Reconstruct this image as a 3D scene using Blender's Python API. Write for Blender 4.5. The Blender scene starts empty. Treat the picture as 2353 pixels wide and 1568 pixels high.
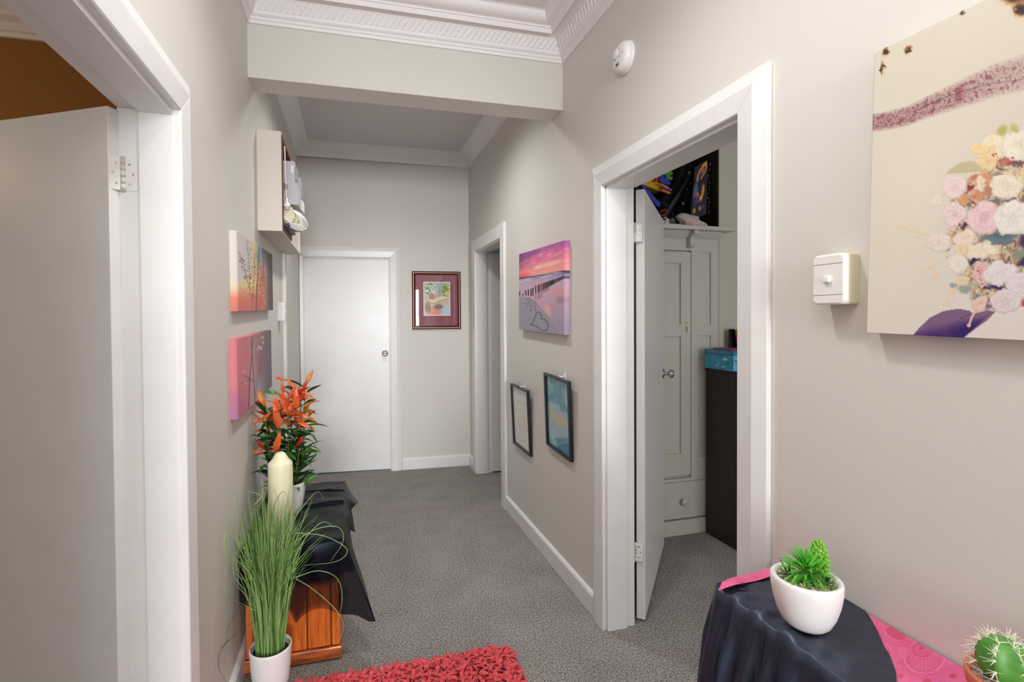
import bpy, bmesh, math, random
import numpy as np
from mathutils import Vector, Matrix, Euler
S = bpy.context.scene
COL = S.collection
# ------------------------------------------------------------------ camera
F_PX, CX, CY = 1147.03, 1104.77, 749.55
_y, _p, _r = (math.radians(a) for a in (14.677, -0.95, -0.41))
FW = Vector((math.sin(_y)*math.cos(_p), math.cos(_y)*math.cos(_p), math.sin(_p)))
_rt = Vector((math.cos(_y), -math.sin(_y), 0)); _up = _rt.cross(FW)
RT = _rt*math.cos(_r) + _up*math.sin(_r); UP = -_rt*math.sin(_r) + _up*math.cos(_r)
EYE = Vector((0, 0, 1.45))
cam = bpy.data.cameras.new('camera'); cam_o = bpy.data.objects.new('camera', cam); COL.objects.link(cam_o)
cam_o.matrix_world = Matrix(((RT.x, UP.x, -FW.x, EYE.x), (RT.y, UP.y, -FW.y, EYE.y), (RT.z, UP.z, -FW.z, EYE.z), (0, 0, 0, 1)))
cam.sensor_fit = 'HORIZONTAL'; cam.sensor_width = 36; cam.lens = F_PX/2353*36
cam.shift_x = (1176.5-CX)/2353; cam.shift_y = (CY-784)/2353; cam.clip_start = .05
S.camera = cam_o
# ------------------------------------------------------------------ light
S.view_settings.view_transform = 'Standard'; S.view_settings.look = 'None'
S.view_settings.gamma = 1; S.view_settings.use_curve_mapping = False; S.view_settings.exposure = 0.72
W = bpy.data.worlds.new('world'); S.world = W; W.use_nodes = True
W.node_tree.nodes['Background'].inputs[0].default_value = (.75, .85, 1, 1)
W.node_tree.nodes['Background'].inputs[1].default_value = 1.0
def area(name, loc, rot, sx, sy, power, col):
    l = bpy.data.lights.new(name, 'AREA'); l.shape = 'RECTANGLE'; l.size = sx; l.size_y = sy; l.energy = power; l.color = col
    o = bpy.data.objects.new(name, l); o.location = loc; o.rotation_euler = rot; COL.objects.link(o); return o
def lamp(name, loc, power, col, r=.12):
    l = bpy.data.lights.new(name, 'POINT'); l.energy = power; l.color = col; l.shadow_soft_size = r
    o = bpy.data.objects.new(name, l); o.location = loc; COL.objects.link(o); return o
R90 = math.pi/2
def fill_spot(name, loc, power, col, r=.09, cone=150):
    l = bpy.data.lights.new(name, 'SPOT'); l.energy = power; l.color = col; l.shadow_soft_size = r; l.spot_size = math.radians(cone); l.spot_blend = 1
    o = bpy.data.objects.new(name, l); o.location = loc; COL.objects.link(o); return o
area('daylight_outside_front_door', (.34, -10, 1.5), (R90, 0, 0), 2.2, 2.5, 470, (.96, .98, 1))
fill_spot('near_hall_fill', (.30, 1.3, 2.93), 33, (1, .99, .98))  # unseen spot added to lift the near side walls
fill_spot('far_hall_fill', (.34, 3.2, 2.98), 44, (1, .99, .97))  # added spot hidden behind the beam, fills the lower far hall
lamp('hall_ceiling_lamp', (.34, .35, 2.4), 9, (1, .975, .945), .22)
lamp('entry_fill', (.35, -2.2, 2.2), 30, (.98, .98, 1), .25)  # added soft fill behind the camera for the hall walls
area('daylight_bedroom_window', (2.75, -2.0, 1.55), (R90, 0, 0), 1.3, 1.3, 28, (.98, .99, 1))
lamp('side_room_lamp', (-2.4, 1.9, 2.2), 6.5, (1, .78, .5), .15)
lamp('side_room_leaf_fill', (-1.3, -.6, 1.8), 17, (1, .96, .92), .3)  # neutral point light added to brighten the open door leaf
# ------------------------------------------------------------------ helpers
def lin(c):
    return tuple(((v/255)/12.92 if v/255 <= .04045 else (((v/255)+.055)/1.055)**2.4) for v in c[:3])
def mat(name, rgb, rough=.5, bump=None, var=None, metal=0, spec=.5, coat=0, sheen=0, attr=None, grain=None, alpha_attr=None, trans=0, sss=0, alpha=1):
    m = bpy.data.materials.new(name); m.use_nodes = True; N = m.node_tree.nodes; L = m.node_tree.links
    b = N['Principled BSDF']; c = (*lin(rgb), 1)
    b.inputs['Base Color'].default_value = c; b.inputs['Roughness'].default_value = rough
    b.inputs['Metallic'].default_value = metal; b.inputs['Specular IOR Level'].default_value = spec
    b.inputs['Coat Weight'].default_value = coat; b.inputs['Sheen Weight'].default_value = sheen
    b.inputs['Transmission Weight'].default_value = trans; b.inputs['Alpha'].default_value = alpha
    if sss: b.inputs['Subsurface Weight'].default_value = sss; b.inputs['Subsurface Scale'].default_value = .01
    if attr:
        a = N.new('ShaderNodeAttribute'); a.attribute_name = attr; L.new(a.outputs['Color'], b.inputs['Base Color'])
    if alpha_attr:
        a = N.new('ShaderNodeAttribute'); a.attribute_name = alpha_attr; L.new(a.outputs['Fac'], b.inputs['Alpha'])
    tc = N.new('ShaderNodeTexCoord')
    if var:                                   # (scale, second colour, detail [, stretch])
        n = N.new('ShaderNodeTexNoise'); n.inputs['Scale'].default_value = var[0]; n.inputs['Detail'].default_value = var[2]
        r = N.new('ShaderNodeValToRGB'); r.color_ramp.elements[0].position = .35; r.color_ramp.elements[1].position = .65
        r.color_ramp.elements[0].color = c; r.color_ramp.elements[1].color = (*lin(var[1]), 1)
        if len(var) > 3:
            mp = N.new('ShaderNodeMapping'); mp.inputs['Scale'].default_value = var[3]; L.new(tc.outputs['Object'], mp.inputs[0]); L.new(mp.outputs[0], n.inputs[0])
        else: L.new(tc.outputs['Object'], n.inputs[0])
        L.new(n.outputs[0], r.inputs[0]); L.new(r.outputs[0], b.inputs['Base Color'])
    if bump:                                  # (scale, strength, distance)
        n = N.new('ShaderNodeTexNoise'); n.inputs['Scale'].default_value = bump[0]; n.inputs['Detail'].default_value = 3
        L.new(tc.outputs['Object'], n.inputs[0]); u = N.new('ShaderNodeBump'); u.inputs['Strength'].default_value = bump[1]
        u.inputs['Distance'].default_value = bump[2]; L.new(n.outputs[0], u.inputs['Height']); L.new(u.outputs[0], b.inputs['Normal'])
    return m
M = {}
M['wall'] = mat('wall_paint', (217, 213, 206), .55, (220, .12, .002), (1.2, (214, 210, 203), 2))
M['wood'] = mat('gloss_white_joinery', (232, 232, 231), .32, (14, .08, .004), (9, (229, 228, 226), 3))
M['ceil'] = mat('ceiling_white', (232, 229, 230), .7, (160, .05, .001))
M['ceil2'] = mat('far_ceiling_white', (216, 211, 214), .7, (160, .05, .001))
M['plaster'] = mat('plaster_white', (238, 234, 234), .5, (120, .06, .001))
def carpet():
    m = mat('carpet_grey', (112, 107, 104), .95, spec=.1); N = m.node_tree.nodes; L = m.node_tree.links; b = N['Principled BSDF']
    tc = N.new('ShaderNodeTexCoord'); n1 = N.new('ShaderNodeTexNoise'); n1.inputs['Scale'].default_value = 130; n1.inputs['Detail'].default_value = 5; n1.inputs['Roughness'].default_value = .8
    n2 = N.new('ShaderNodeTexNoise'); n2.inputs['Scale'].default_value = 5; n2.inputs['Detail'].default_value = 4
    r = N.new('ShaderNodeValToRGB'); e = r.color_ramp.elements
    e[0].position = .40; e[0].color = (*lin((84, 80, 77)), 1); e[1].position = .62; e[1].color = (*lin((194, 189, 184)), 1)
    mx = N.new('ShaderNodeMath'); mx.operation = 'MULTIPLY_ADD'; mx.inputs[1].default_value = .07; 
    for n in (n1, n2): L.new(tc.outputs['Object'], n.inputs[0])
    sb = N.new('ShaderNodeMath'); sb.operation = 'SUBTRACT'; sb.inputs[1].default_value = .5
    L.new(n2.outputs[0], sb.inputs[0]); L.new(sb.outputs[0], mx.inputs[0]); L.new(n1.outputs[0], mx.inputs[2]); L.new(mx.outputs[0], r.inputs[0])
    L.new(r.outputs[0], b.inputs['Base Color']); u = N.new('ShaderNodeBump'); u.inputs['Strength'].default_value = .3; u.inputs['Distance'].default_value = .004
    L.new(n1.outputs[0], u.inputs['Height']); L.new(u.outputs[0], b.inputs['Normal']); return m
M['carpet'] = carpet()
M['brown_wall'] = mat('mustard_wall', (150, 98, 30), .6, (120, .1, .002))
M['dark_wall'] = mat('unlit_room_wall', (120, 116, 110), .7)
M['bedroom'] = mat('bedroom_wall', (205, 201, 190), .55, (200, .1, .002))
M['greige'] = mat('wardrobe_paint', (205, 203, 193), .42, (20, .05, .003))
M['alcove'] = mat('alcove_shaded_lining', (58, 52, 34), .6, None, (4, (38, 30, 22), 3))  # alcove walls; the recess's shade is put into this dark colour
M['steel'] = mat('brushed_steel', (190, 188, 184), .28, metal=1)
M['hinge'] = mat('painted_hinge', (222, 220, 215), .35, None, (22, (196, 182, 164), 3))
M['white_plastic'] = mat('white_plastic', (236, 234, 232), .3)
M['cream_plastic'] = mat('cream_plastic', (226, 217, 186), .35)
M['black'] = mat('black_plastic', (14, 13, 14), .4)
M['black_frame'] = mat('black_frame', (26, 27, 32), .35, None, (40, (18, 22, 40), 3))
M['pot'] = mat('white_ceramic', (236, 235, 233), .35, (8, .05, .004))
M['soil'] = mat('potting_soil', (48, 42, 38), .95, (90, .8, .01), (60, (28, 24, 22), 4))
M['attr'] = mat('printed_colour', (255, 255, 255), .6, (600, .1, .0006), attr='col')
M['attr_gloss'] = mat('printed_paper', (255, 255, 255), .5, attr='col')
M['glass'] = None
def glass():
    m = bpy.data.materials.new('picture_glass'); m.use_nodes = True; N = m.node_tree.nodes; L = m.node_tree.links
    N.clear(); o = N.new('ShaderNodeOutputMaterial'); t = N.new('ShaderNodeBsdfTransparent'); g = N.new('ShaderNodeBsdfGlossy'); g.inputs['Roughness'].default_value = .02
    f = N.new('ShaderNodeLayerWeight'); pw = N.new('ShaderNodeMath'); pw.operation = 'POWER'; pw.inputs[1].default_value = 5; sc = N.new('ShaderNodeMath'); sc.operation = 'MULTIPLY_ADD'; sc.inputs[1].default_value = .45; sc.inputs[2].default_value = .02
    x = N.new('ShaderNodeMixShader'); L.new(f.outputs['Facing'], pw.inputs[0]); L.new(pw.outputs[0], sc.inputs[0])
    L.new(sc.outputs[0], x.inputs[0]); L.new(t.outputs[0], x.inputs[1]); L.new(g.outputs[0], x.inputs[2]); L.new(x.outputs[0], o.inputs[0]); return m
M['glass'] = glass()

ORG = {}
def place(o, parent):
    COL.objects.link(o)
    if parent is not None: o.parent = parent
    return o
def thing(name, label=None, cat=None, loc=(0, 0, 0), rot=(0, 0, 0), group=None, kind=None):
    o = bpy.data.objects.new(name, None); o.empty_display_size = .05; COL.objects.link(o); o.location = loc; o.rotation_euler = rot
    tag(o, label, cat, group, kind); ORG[o.name] = (Vector(loc), Euler(rot).to_matrix().inverted()); return o
def tag(o, label=None, cat=None, group=None, kind=None):
    for k, v in (('label', label), ('category', cat), ('group', group), ('kind', kind)):
        if v: o[k] = v
    return o
def obj(name, bm, m, parent=None, smooth=False, bevel=0, world=False, label=None, kind=None):
    """link a bmesh as one mesh object; world=True: its coordinates are world ones, moved into the thing's frame"""
    if world and parent is not None:
        r = parent
        while r.parent is not None: r = r.parent
        if r.name in ORG:
            loc, inv = ORG[r.name]
            for v in bm.verts: v.co = inv @ (v.co - loc)
    bmesh.ops.recalc_face_normals(bm, faces=bm.faces[:])
    me = bpy.data.meshes.new(name); bm.to_mesh(me); bm.free()
    ms = m if isinstance(m, (list, tuple)) else [m]
    for x in ms: me.materials.append(x)
    if smooth: me.polygons.foreach_set('use_smooth', [True]*len(me.polygons))
    o = bpy.data.objects.new(name, me); place(o, parent)
    if bevel:
        b = o.modifiers.new('bevel', 'BEVEL'); b.width = bevel; b.segments = 2; b.limit_method = 'ANGLE'; b.angle_limit = math.radians(40)
    if label: o['label'] = label
    if kind: o['kind'] = kind
    return o
def inst(src, name, parent, matrix):
    o = bpy.data.objects.new(name, src) ; place(o, parent); o.matrix_local = matrix; return o
NB = bmesh.new
def box(bm, x0, x1, y0, y1, z0, z1, mi=0):
    v = [bm.verts.new((x, y, z)) for z in (z0, z1) for y in (y0, y1) for x in (x0, x1)]
    for f in ((0, 2, 3, 1), (4, 5, 7, 6), (0, 1, 5, 4), (2, 6, 7, 3), (0, 4, 6, 2), (1, 3, 7, 5)):
        bm.faces.new([v[i] for i in f]).material_index = mi
    return bm
def hexa(bm, b4, t4):
    v = [bm.verts.new(p) for p in list(b4)+list(t4)]
    bm.faces.new(v[3::-1]); bm.faces.new(v[4:])
    for i in range(4): bm.faces.new((v[i], v[(i+1) % 4], v[4+(i+1) % 4], v[4+i]))
    return bm
def prism(bm, poly, f0, f1):
    """poly: 2D points; f0/f1 map a 2D point to the 3D near and far face"""
    a = [bm.verts.new(f0(*p)) for p in poly]; b = [bm.verts.new(f1(*p)) for p in poly]; n = len(poly)
    bm.faces.new(a); bm.faces.new(b[::-1])
    for i in range(n): bm.faces.new((a[i], b[i], b[(i+1) % n], a[(i+1) % n]))
    return bm
def lathe(bm, prof, seg=32, c=(0, 0, 0), axis='Z', sx=1, sy=1):
    rings = []
    for r, h in prof:
        ring = []
        for i in range(seg if r > 1e-6 else 1):
            a = 2*math.pi*i/seg; p = (r*math.cos(a)*sx, r*math.sin(a)*sy, h)
            if axis == 'X': p = (h, p[0], p[1])
            if axis == 'Y': p = (p[0], h, p[1])
            ring.append(bm.verts.new((p[0]+c[0], p[1]+c[1], p[2]+c[2])))
        rings.append(ring)
    for A, B in zip(rings, rings[1:]):
        for i in range(seg):
            j = (i+1) % seg
            if len(A) == 1 and len(B) == 1: continue
            if len(A) == 1: bm.faces.new((A[0], B[i], B[j]))
            elif len(B) == 1: bm.faces.new((A[i], A[j], B[0]))
            else: bm.faces.new((A[i], A[j], B[j], B[i]))
    return bm
def tube(bm, pts, r, seg=8, cap=True):
    pts = [Vector(p) for p in pts]; n = len(pts); rs = r if isinstance(r, (list, tuple)) else [r]*n; rings = []
    for i, p in enumerate(pts):
        d = (pts[min(i+1, n-1)]-pts[max(i-1, 0)]).normalized(); u = d.cross(Vector((0, 0, 1)))
        if u.length < .05: u = d.cross(Vector((1, 0, 0)))
        u.normalize(); w = d.cross(u)
        rings.append([bm.verts.new(p+(u*math.cos(2*math.pi*k/seg)+w*math.sin(2*math.pi*k/seg))*rs[i]) for k in range(seg)])
    for A, B in zip(rings, rings[1:]):
        for k in range(seg): bm.faces.new((A[k], A[(k+1) % seg], B[(k+1) % seg], B[k]))
    if cap: bm.faces.new(rings[0][::-1]); bm.faces.new(rings[-1])
    return bm
def grid(bm, P, mi=0):
    n, m = len(P), len(P[0]); V = [[bm.verts.new(p) for p in row] for row in P]
    for i in range(n-1):
        for j in range(m-1): bm.faces.new((V[i][j], V[i+1][j], V[i+1][j+1], V[i][j+1])).material_index = mi
    return V
def at(px, py, Y):
    """the point of the depth plane Y that the photograph shows at this pixel"""
    d = FW + RT*((px-CX)/F_PX) + UP*((CY-py)/F_PX); return EYE + d*(Y/d.y)
def spline(pts, n):
    pts = [Vector(p) for p in pts]; P = [pts[0]*2-pts[1]] + pts + [pts[-1]*2-pts[-2]]; out = []
    for i in range(1, len(P)-2):
        for k in range(n):
            t = k/n; a, b, c, d = P[i-1:i+3]
            out.append(.5*((2*b)+(c-a)*t+(2*a-5*b+4*c-d)*t*t+(3*b-a-3*c+d)*t**3))
    out.append(pts[-1]); return out
# ------------------------------------------------------------------ room shell
XL, XR, YB, YB2, ZB = -.446, 1.133, 2.53, 2.686, 2.575
TL, TR = .13, .145                 # wall thicknesses
ZC, ZC2 = 2.99, 3.03               # near and far ceilings
YBACK, SK = -3.6, -.045
def YF(x): return 4.799 + SK*(x-.35)
def struct(name, bm, m, parent=None, **k):
    o = obj(name, bm, m, parent, **k)
    if parent is None: o['kind'] = 'structure'
    return o
struct('floor', box(NB(), -3.75, 4.2, YBACK-.1, 7.2, -.06, 0), M['carpet'])
D1 = (.62, 1.502, 2.012); D4 = (1.231, 2.077, 2.057); D3 = (3.66, 4.49, 2.072)
def wall_x(name, X, T, y0, y1, ztop, doors, m):
    poly = [(y0, 0)]
    for a, b, z in doors: poly += [(a, 0), (a, z), (b, z), (b, 0)]
    poly += [(y1, 0), (y1, ztop), (y0, ztop)]
    return struct(name, prism(NB(), poly, lambda u, z: (X, u, z), lambda u, z: (X+T, u, z)), m)
wall_x('wall_left', XL, -TL, YBACK, 4.95, 3.04, [D1], M['wall'])
wall_x('wall_right', XR, TR, YBACK, 4.95, 3.04, [D4, D3], M['wall'])
def farp(u, t, z): return (u, YF(u)-t, z)
DF = (-.424, .382, 2.034)
poly = [(XL, 0), (DF[0], 0), (DF[0], DF[2]), (DF[1], DF[2]), (DF[1], 0), (XR, 0), (XR, 3.04), (XL, 3.04)]
struct('wall_far', prism(NB(), poly, lambda u, z: farp(u, 0, z), lambda u, z: farp(u, -.12, z)), M['wall'])
bm = box(NB(), XL-.13, -.32, YBACK-.1, YBACK, 0, 3.04); box(bm, 1.0, XR+.145, YBACK-.1, YBACK, 0, 3.04); box(bm, -.32, 1.0, YBACK-.1, YBACK, 2.2, 3.04)
struct('wall_back', bm, M['wall'])
struct('ceiling_near', box(NB(), XL-.13, XR+.145, YBACK-.1, YB+.1, ZC, ZC+.08), M['ceil'])
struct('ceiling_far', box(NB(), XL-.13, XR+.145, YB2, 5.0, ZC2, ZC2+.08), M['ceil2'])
b = struct('trim_1', box(NB(), XL, XR, YB, YB2, ZB, 3.04), M['wall']); b['label'] = 'dropped beam crossing the hall below the cornice'
# side room on the left (seen over its open door), bedroom on the right, dark room at the far right
struct('ceiling_side_rooms', box(box(NB(), -3.75, XL-TL, YBACK-.1, 3.2, 3.0, 3.08), XR+TR, 4.2, YBACK-.1, 7.2, 3.0, 3.08), M['ceil'])
struct('wall_side_room_far', box(NB(), -3.75, XL-TL, 3.02, 3.14, 0, 3.0), M['brown_wall'])
struct('wall_side_room_left', box(NB(), -3.75, -3.63, YBACK, 3.02, 0, 3.0), M['brown_wall'])
struct('wall_side_room_near', box(NB(), -3.63, XL-TL, YBACK-.1, YBACK, 0, 3.0), M['brown_wall'])
struct('wall_bedroom_far', box(NB(), 2.41, 4.2, 2.853, 3.3, 0, 3.0), M['bedroom'])
struct('wall_bedroom_right', box(NB(), 4.08, 4.2, YBACK, 2.853, 0, 3.0), M['bedroom'])
struct('wall_bedroom_near', box(NB(), XR+TR, 4.08, YBACK-.1, YBACK, 0, 3.0), M['bedroom'])
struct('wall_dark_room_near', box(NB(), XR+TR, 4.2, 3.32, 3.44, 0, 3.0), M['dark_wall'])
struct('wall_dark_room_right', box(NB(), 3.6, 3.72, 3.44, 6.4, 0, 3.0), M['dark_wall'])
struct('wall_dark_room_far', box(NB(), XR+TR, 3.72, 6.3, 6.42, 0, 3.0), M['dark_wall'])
# cornices: a profile (inset from the wall, height) run round a rectangle with mitres
def cornice(name, prof, x0, x1, y0, y1, m, label, sides=4):
    bm = NB(); rows = []
    for d, z in prof: rows.append([bm.verts.new(p) for p in ((x0+d, y0+d, z), (x1-d, y0+d, z), (x1-d, y1-d, z), (x0+d, y1-d, z))])
    for A, B in zip(rows, rows[1:]):
        for i in range(4): bm.faces.new((A[i], A[(i+1) % 4], B[(i+1) % 4], B[i]))
    o = struct(name, bm, m); o['label'] = label; return o
P1 = [(0, 2.822), (.010, 2.822), (.013, 2.835), (.018, 2.838), (.019, 2.850), (.024, 2.852), (.031, 2.858), (.034, 2.868), (.036, 2.871)]
P1 += [(.036+.030*t**1.3, 2.871+.049*t) for t in (.15, .3, .45, .6, .75, .9, 1)]
P1 += [(.082, 2.925), (.104, 2.922), (.112, 2.912), (.113, 2.935), (.119, 2.938), (.121, 2.945), (.129, 2.947)]
P1 += [(.129+.040*math.sin(t*R90), 2.947+.030*(1-math.cos(t*R90))) for t in (.2, .4, .6, .8, 1)] + [(.170, 2.986), (.180, 2.990)]
near_cornice = cornice('trim_2', P1, XL, XR, YBACK, YB, M['plaster'], 'white plaster cornice with an embossed leaf band above the near hall')
# embossed leaf band of the cornice: raised diagonal sprays, every lump real relief
def leaf_band(mapf, length, step):
    bm = NB(); nu, nv = int(length/step), 18; P = []; pit = .0295
    def lump(du, dt, ru, rt_, hgt): e = 1-(du/ru)**2-(dt/rt_)**2; return math.sqrt(e)*hgt if e > 0 else 0
    for i in range(nu+1):
        u = length*i/nu; row = []
        for j in range(nv+1):
            t = j/nv; h = 0; wob = .05*math.sin(u*61)
            for cu, ct, ru, rt_, hg in ((.02, .10, .40, .10, .0040), (.20, .27, .30, .13, .0055), (.40, .45, .30, .13, .0060), (.60, .62, .28, .12, .0055), (.78, .77, .24, .10, .0045)):
                du = ((u/pit-cu-wob+.5) % 1)-.5; dt = t-ct; h = max(h, lump(du*.86+dt*.9, dt*.8-du*.22, ru, rt_, hg))
            h = max(h, lump(((u/pit*1.6+.5) % 1)-.5, t-.93, .30, .05, .0034))
            row.append(mapf(u, .036+.030*t**1.3, 2.871+.049*t, h*min(1, t*14, (1-t)*30)+.0004))
        P.append(row)
    grid(bm, P); return bm
obj('leaf_band', leaf_band(lambda u, d, z, h: (XL+u, YB-d-h*.82, z-h*.57) , XR-XL, .0030), M['plaster'], near_cornice, smooth=True, kind='stuff')
obj('leaf_band', leaf_band(lambda u, d, z, h: (XR-d-h*.82, YB-u, z-h*.57), 1.2, .0030), M['plaster'], near_cornice, smooth=True, kind='stuff')
P2 = [(0, 2.915)] + [(.092*(1-math.cos(t*R90)) , 2.915+.098*math.sin(t*R90)) for t in (.15, .3, .45, .6, .75, .9, 1)] + [(.094, 3.020), (.100, 3.022), (.103, 3.03)]
cornice('trim_3', P2, XL, XR, YB2, 4.765, M['plaster'], 'plain white cove round the far hall ceiling')
P3 = [(0, 2.86), (.012, 2.862), (.02, 2.88), (.03, 2.885), (.05, 2.915), (.08, 2.935), (.085, 2.955), (.12, 2.985), (.13, 3.0)]
cornice('trim_4', P3, -3.63, XL-TL, YBACK, 3.02, M['plaster'], 'cornice in the brown side room seen over the open door')
# ------------------------------------------------------------------ doorways: jambs, architraves, leaves
PROF = [(0, 0), (0, .019), (.004, .022), (.062, .027), (.104, .015), (.106, .012), (.106, 0)]
def boards(parent, f, a0, a1, zt, prof=PROF, wl=None):
    """three mitred architrave boards; f(u, t, z) maps wall coordinates to the world"""
    wm = prof[-1][0]
    for side in (0, 1, 2):
        bm = NB(); A, B = [], []
        for w, t in prof:
            if side == 0:
                wv = min(w, wl) if wl else w
                A.append(bm.verts.new(f(a0-wv, t, 0))); B.append(bm.verts.new(f(a0-wv, t, zt+wv)))
            if side == 1: A.append(bm.verts.new(f(a0-(min(w, wl) if wl else w), t, zt+w))); B.append(bm.verts.new(f(a1+w, t, zt+w)))
            if side == 2: A.append(bm.verts.new(f(a1+w, t, zt+w))); B.append(bm.verts.new(f(a1+w, t, 0)))
        n = len(prof)
        for i in range(n): bm.faces.new((A[i], A[(i+1) % n], B[(i+1) % n], B[i]))
        bm.faces.new(A); bm.faces.new(B[::-1])
        obj('architrave_board', bm, M['wood'], parent, bevel=.0015)
def jambs(parent, f, a0, a1, zt, depth, rebate):
    """lining boards with a rebate for the leaf; t runs into the wall (negative)"""
    for nm, q in (('jamb', 0), ('jamb', 1), ('head_jamb', 2)):
        bm = NB()
        def seg(t0, t1, step):
            if q == 0: c = [(a0-.012, 0), (a0+step, 0), (a0+step, zt), (a0-.012, zt)]
            if q == 1: c = [(a1-step, 0), (a1+.012, 0), (a1+.012, zt), (a1-step, zt)]
            if q == 2: c = [(a0-.012, zt-step), (a1+.012, zt-step), (a1+.012, zt+.012), (a0-.012, zt+.012)]
            hexa(bm, [f(u, t0, z) for u, z in c], [f(u, t1, z) for u, z in c])
        seg(.002, -rebate, .012); seg(-rebate, -depth, 0)
        obj(nm, bm, M['wood'], parent, bevel=.0015)
def leaf(parent, c, d, n, length, th, z0, z1, m=None):
    c = Vector((*c, 0)); d = Vector((*d, 0)).normalized(); n = Vector((*n, 0)).normalized()*th
    p = [c, c+d*length, c+d*length+n, c+n]
    return obj('door_leaf', hexa(NB(), [q+Vector((0, 0, z0)) for q in p], [q+Vector((0, 0, z1)) for q in p]), m or M['wood'], parent, bevel=.002)
def hinge(parent, c, z, d1, d2, h=.085):
    """knuckle of five barrels with two painted leaves and screws"""
    bm = NB(); c = Vector((c[0], c[1], z))
    for k in range(5): lathe(bm, [(.0, k*h/5+.001), (.0075, k*h/5+.001), (.0075, (k+1)*h/5-.001), (0, (k+1)*h/5-.001)], 12, c)
    lathe(bm, [(0, -.004), (.006, -.002), (.0065, .0), (.0065, h), (.006, h+.003), (0, h+.005)], 12, c)
    hg = obj('hinge', bm, M['hinge'], parent, smooth=True)
    for d in (d1, d2):
        d = Vector((*d, 0)).normalized(); n = Vector((-d.y, d.x, 0))*.0016
        b4 = [c+d*.004-n, c+d*.034-n, c+d*.034+n, c+d*.004+n]
        obj('hinge_plate', hexa(NB(), b4, [q+Vector((0, 0, h)) for q in b4]), M['wood'], hg, bevel=.0005)
        bm = NB()
        for k in (.2, .5, .8):
            cc = c+d*(.016+.008*(k == .5))+Vector((0, 0, h*k)); ax = n.normalized()
            for s in (1, -1):
                ring = [cc+ax*s*.0022+(d*math.cos(a)+Vector((0, 0, math.sin(a))))*.0034 for a in [i*math.pi/4 for i in range(8)]]
                bm.faces.new([bm.verts.new(q) for q in ring])
        obj('screw', bm, M['steel'], hg, kind='stuff')
    return hg
fl = lambda u, t, z: (XL+t, u, z)
fr = lambda u, t, z: (XR-t, u, z)
# door_1: near left, opens into the brown side room
d1 = thing('door_1', 'open flush door and white architrave on the left wall', kind='structure')
boards(d1, fl, D1[0]+.004, D1[1]-.022, D1[2]-.01); jambs(d1, fl, D1[0]+.012, D1[1]-.012, D1[2]-.012, TL, .078)
u1 = Vector((-.878, .478)); n1 = Vector((.478, .878))
leaf(d1, (-.586, 1.463), u1, n1, .78, .036, .012, 1.992)
hinge(d1, (-.564, 1.489), 1.785, (.7, .0), (-.5, -.5)); hinge(d1, (-.564, 1.489), .25, (.7, 0), (-.5, -.5))
# door_2: closed at the far end
d2 = thing('door_2', 'closed flush white door at the far end of the hall', kind='structure')
boards(d2, farp, DF[0]+.014, DF[1]-.014, DF[2]-.012, [(w*.92, t) for w, t in PROF], wl=.030)
jambs(d2, farp, DF[0]+.008, DF[1]-.008, DF[2]-.008, .12, .028)
bm = NB(); c = [(DF[0]+.010, .016), (DF[1]-.010, .007), (DF[1]-.010, DF[2]-.01), (DF[0]+.010, DF[2]-.01)]
hexa(bm, [farp(u, -.030, z) for u, z in c], [farp(u, -.066, z) for u, z in c]); obj('door_leaf', bm, M['wood'], d2, bevel=.0015)
bm = NB(); c = [(DF[0]+.01, 0), (DF[1]-.01, 0), (DF[1]-.01, .012), (DF[0]+.01, .012)]
hexa(bm, [farp(u, -.034, z) for u, z in c], [farp(u, -.11, z) for u, z in c]); obj('threshold', bm, mat('blue_grey_threshold', (86, 96, 130), .4), d2, label='blue grey threshold strip under the door')
def knob(parent, c, ax, s=1.0):
    """round door knob: rose, neck and turned knob, pointing along ax"""
    ax = Vector(ax).normalized(); q = ax.to_track_quat('Z', 'Y').to_matrix(); c = Vector(c)
    prof = [(0, 0), (.030, 0), (.031, .003), (.028, .007), (.014, .009), (.011, .013), (.0105, .026), (.013, .031), (.022, .036), (.0268, .045), (.027, .052), (.024, .059), (.016, .063), (.010, .0635), (.009, .0615), (0, .0615)]
    bm = lathe(NB(), [(r*s, h*s) for r, h in prof], 28)
    for v in bm.verts: v.co = q @ v.co + c
    return obj('door_knob', bm, M['steel'], parent, smooth=True)
knob(d2, farp(.319, -.030, 1.116), (SK, -1, 0), .95)
# door_3: far right, leaf swung back into the dark room
d3 = thing('door_3', 'far right doorway with its leaf swung into a dark room', kind='structure')
boards(d3, fr, D3[0]+.012, D3[1]-.012, D3[2]-.012, [(w, t*.8) for w, t in PROF[:3]] + [(.09, .020), (.104, .019), (.106, .017), (.106, 0)])
jambs(d3, fr, D3[0]+.012, D3[1]-.012, D3[2]-.012, TR, .10)
leaf(d3, (1.268, 4.452), (1, -.02), (.02, 1), .80, .036, .016, 2.045)
# door_4: right, open into the bedroom
d4 = thing('door_4', 'open flush door and white architrave on the right wall', kind='structure')
boards(d4, fr, D4[0]+.012, D4[1]-.012, D4[2]-.012); jambs(d4, fr, D4[0]+.012, D4[1]-.012, D4[2]-.012, TR, .10)
u4 = Vector((.648, .762)); n4 = Vector((-.762, .648))
leaf(d4, (1.336, 2.068), u4, n4, .865, .04, .012, 2.046)
hinge(d4, (1.292, 2.082), 1.80, (-.7, .0), (.6, -.3)); hinge(d4, (1.292, 2.082), .295, (-.7, 0), (.6, -.3))
kc = Vector((1.336, 2.068))+u4*.80
knob(d4, (kc.x, kc.y, 1.10), (.762, -.648, 0))
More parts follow.
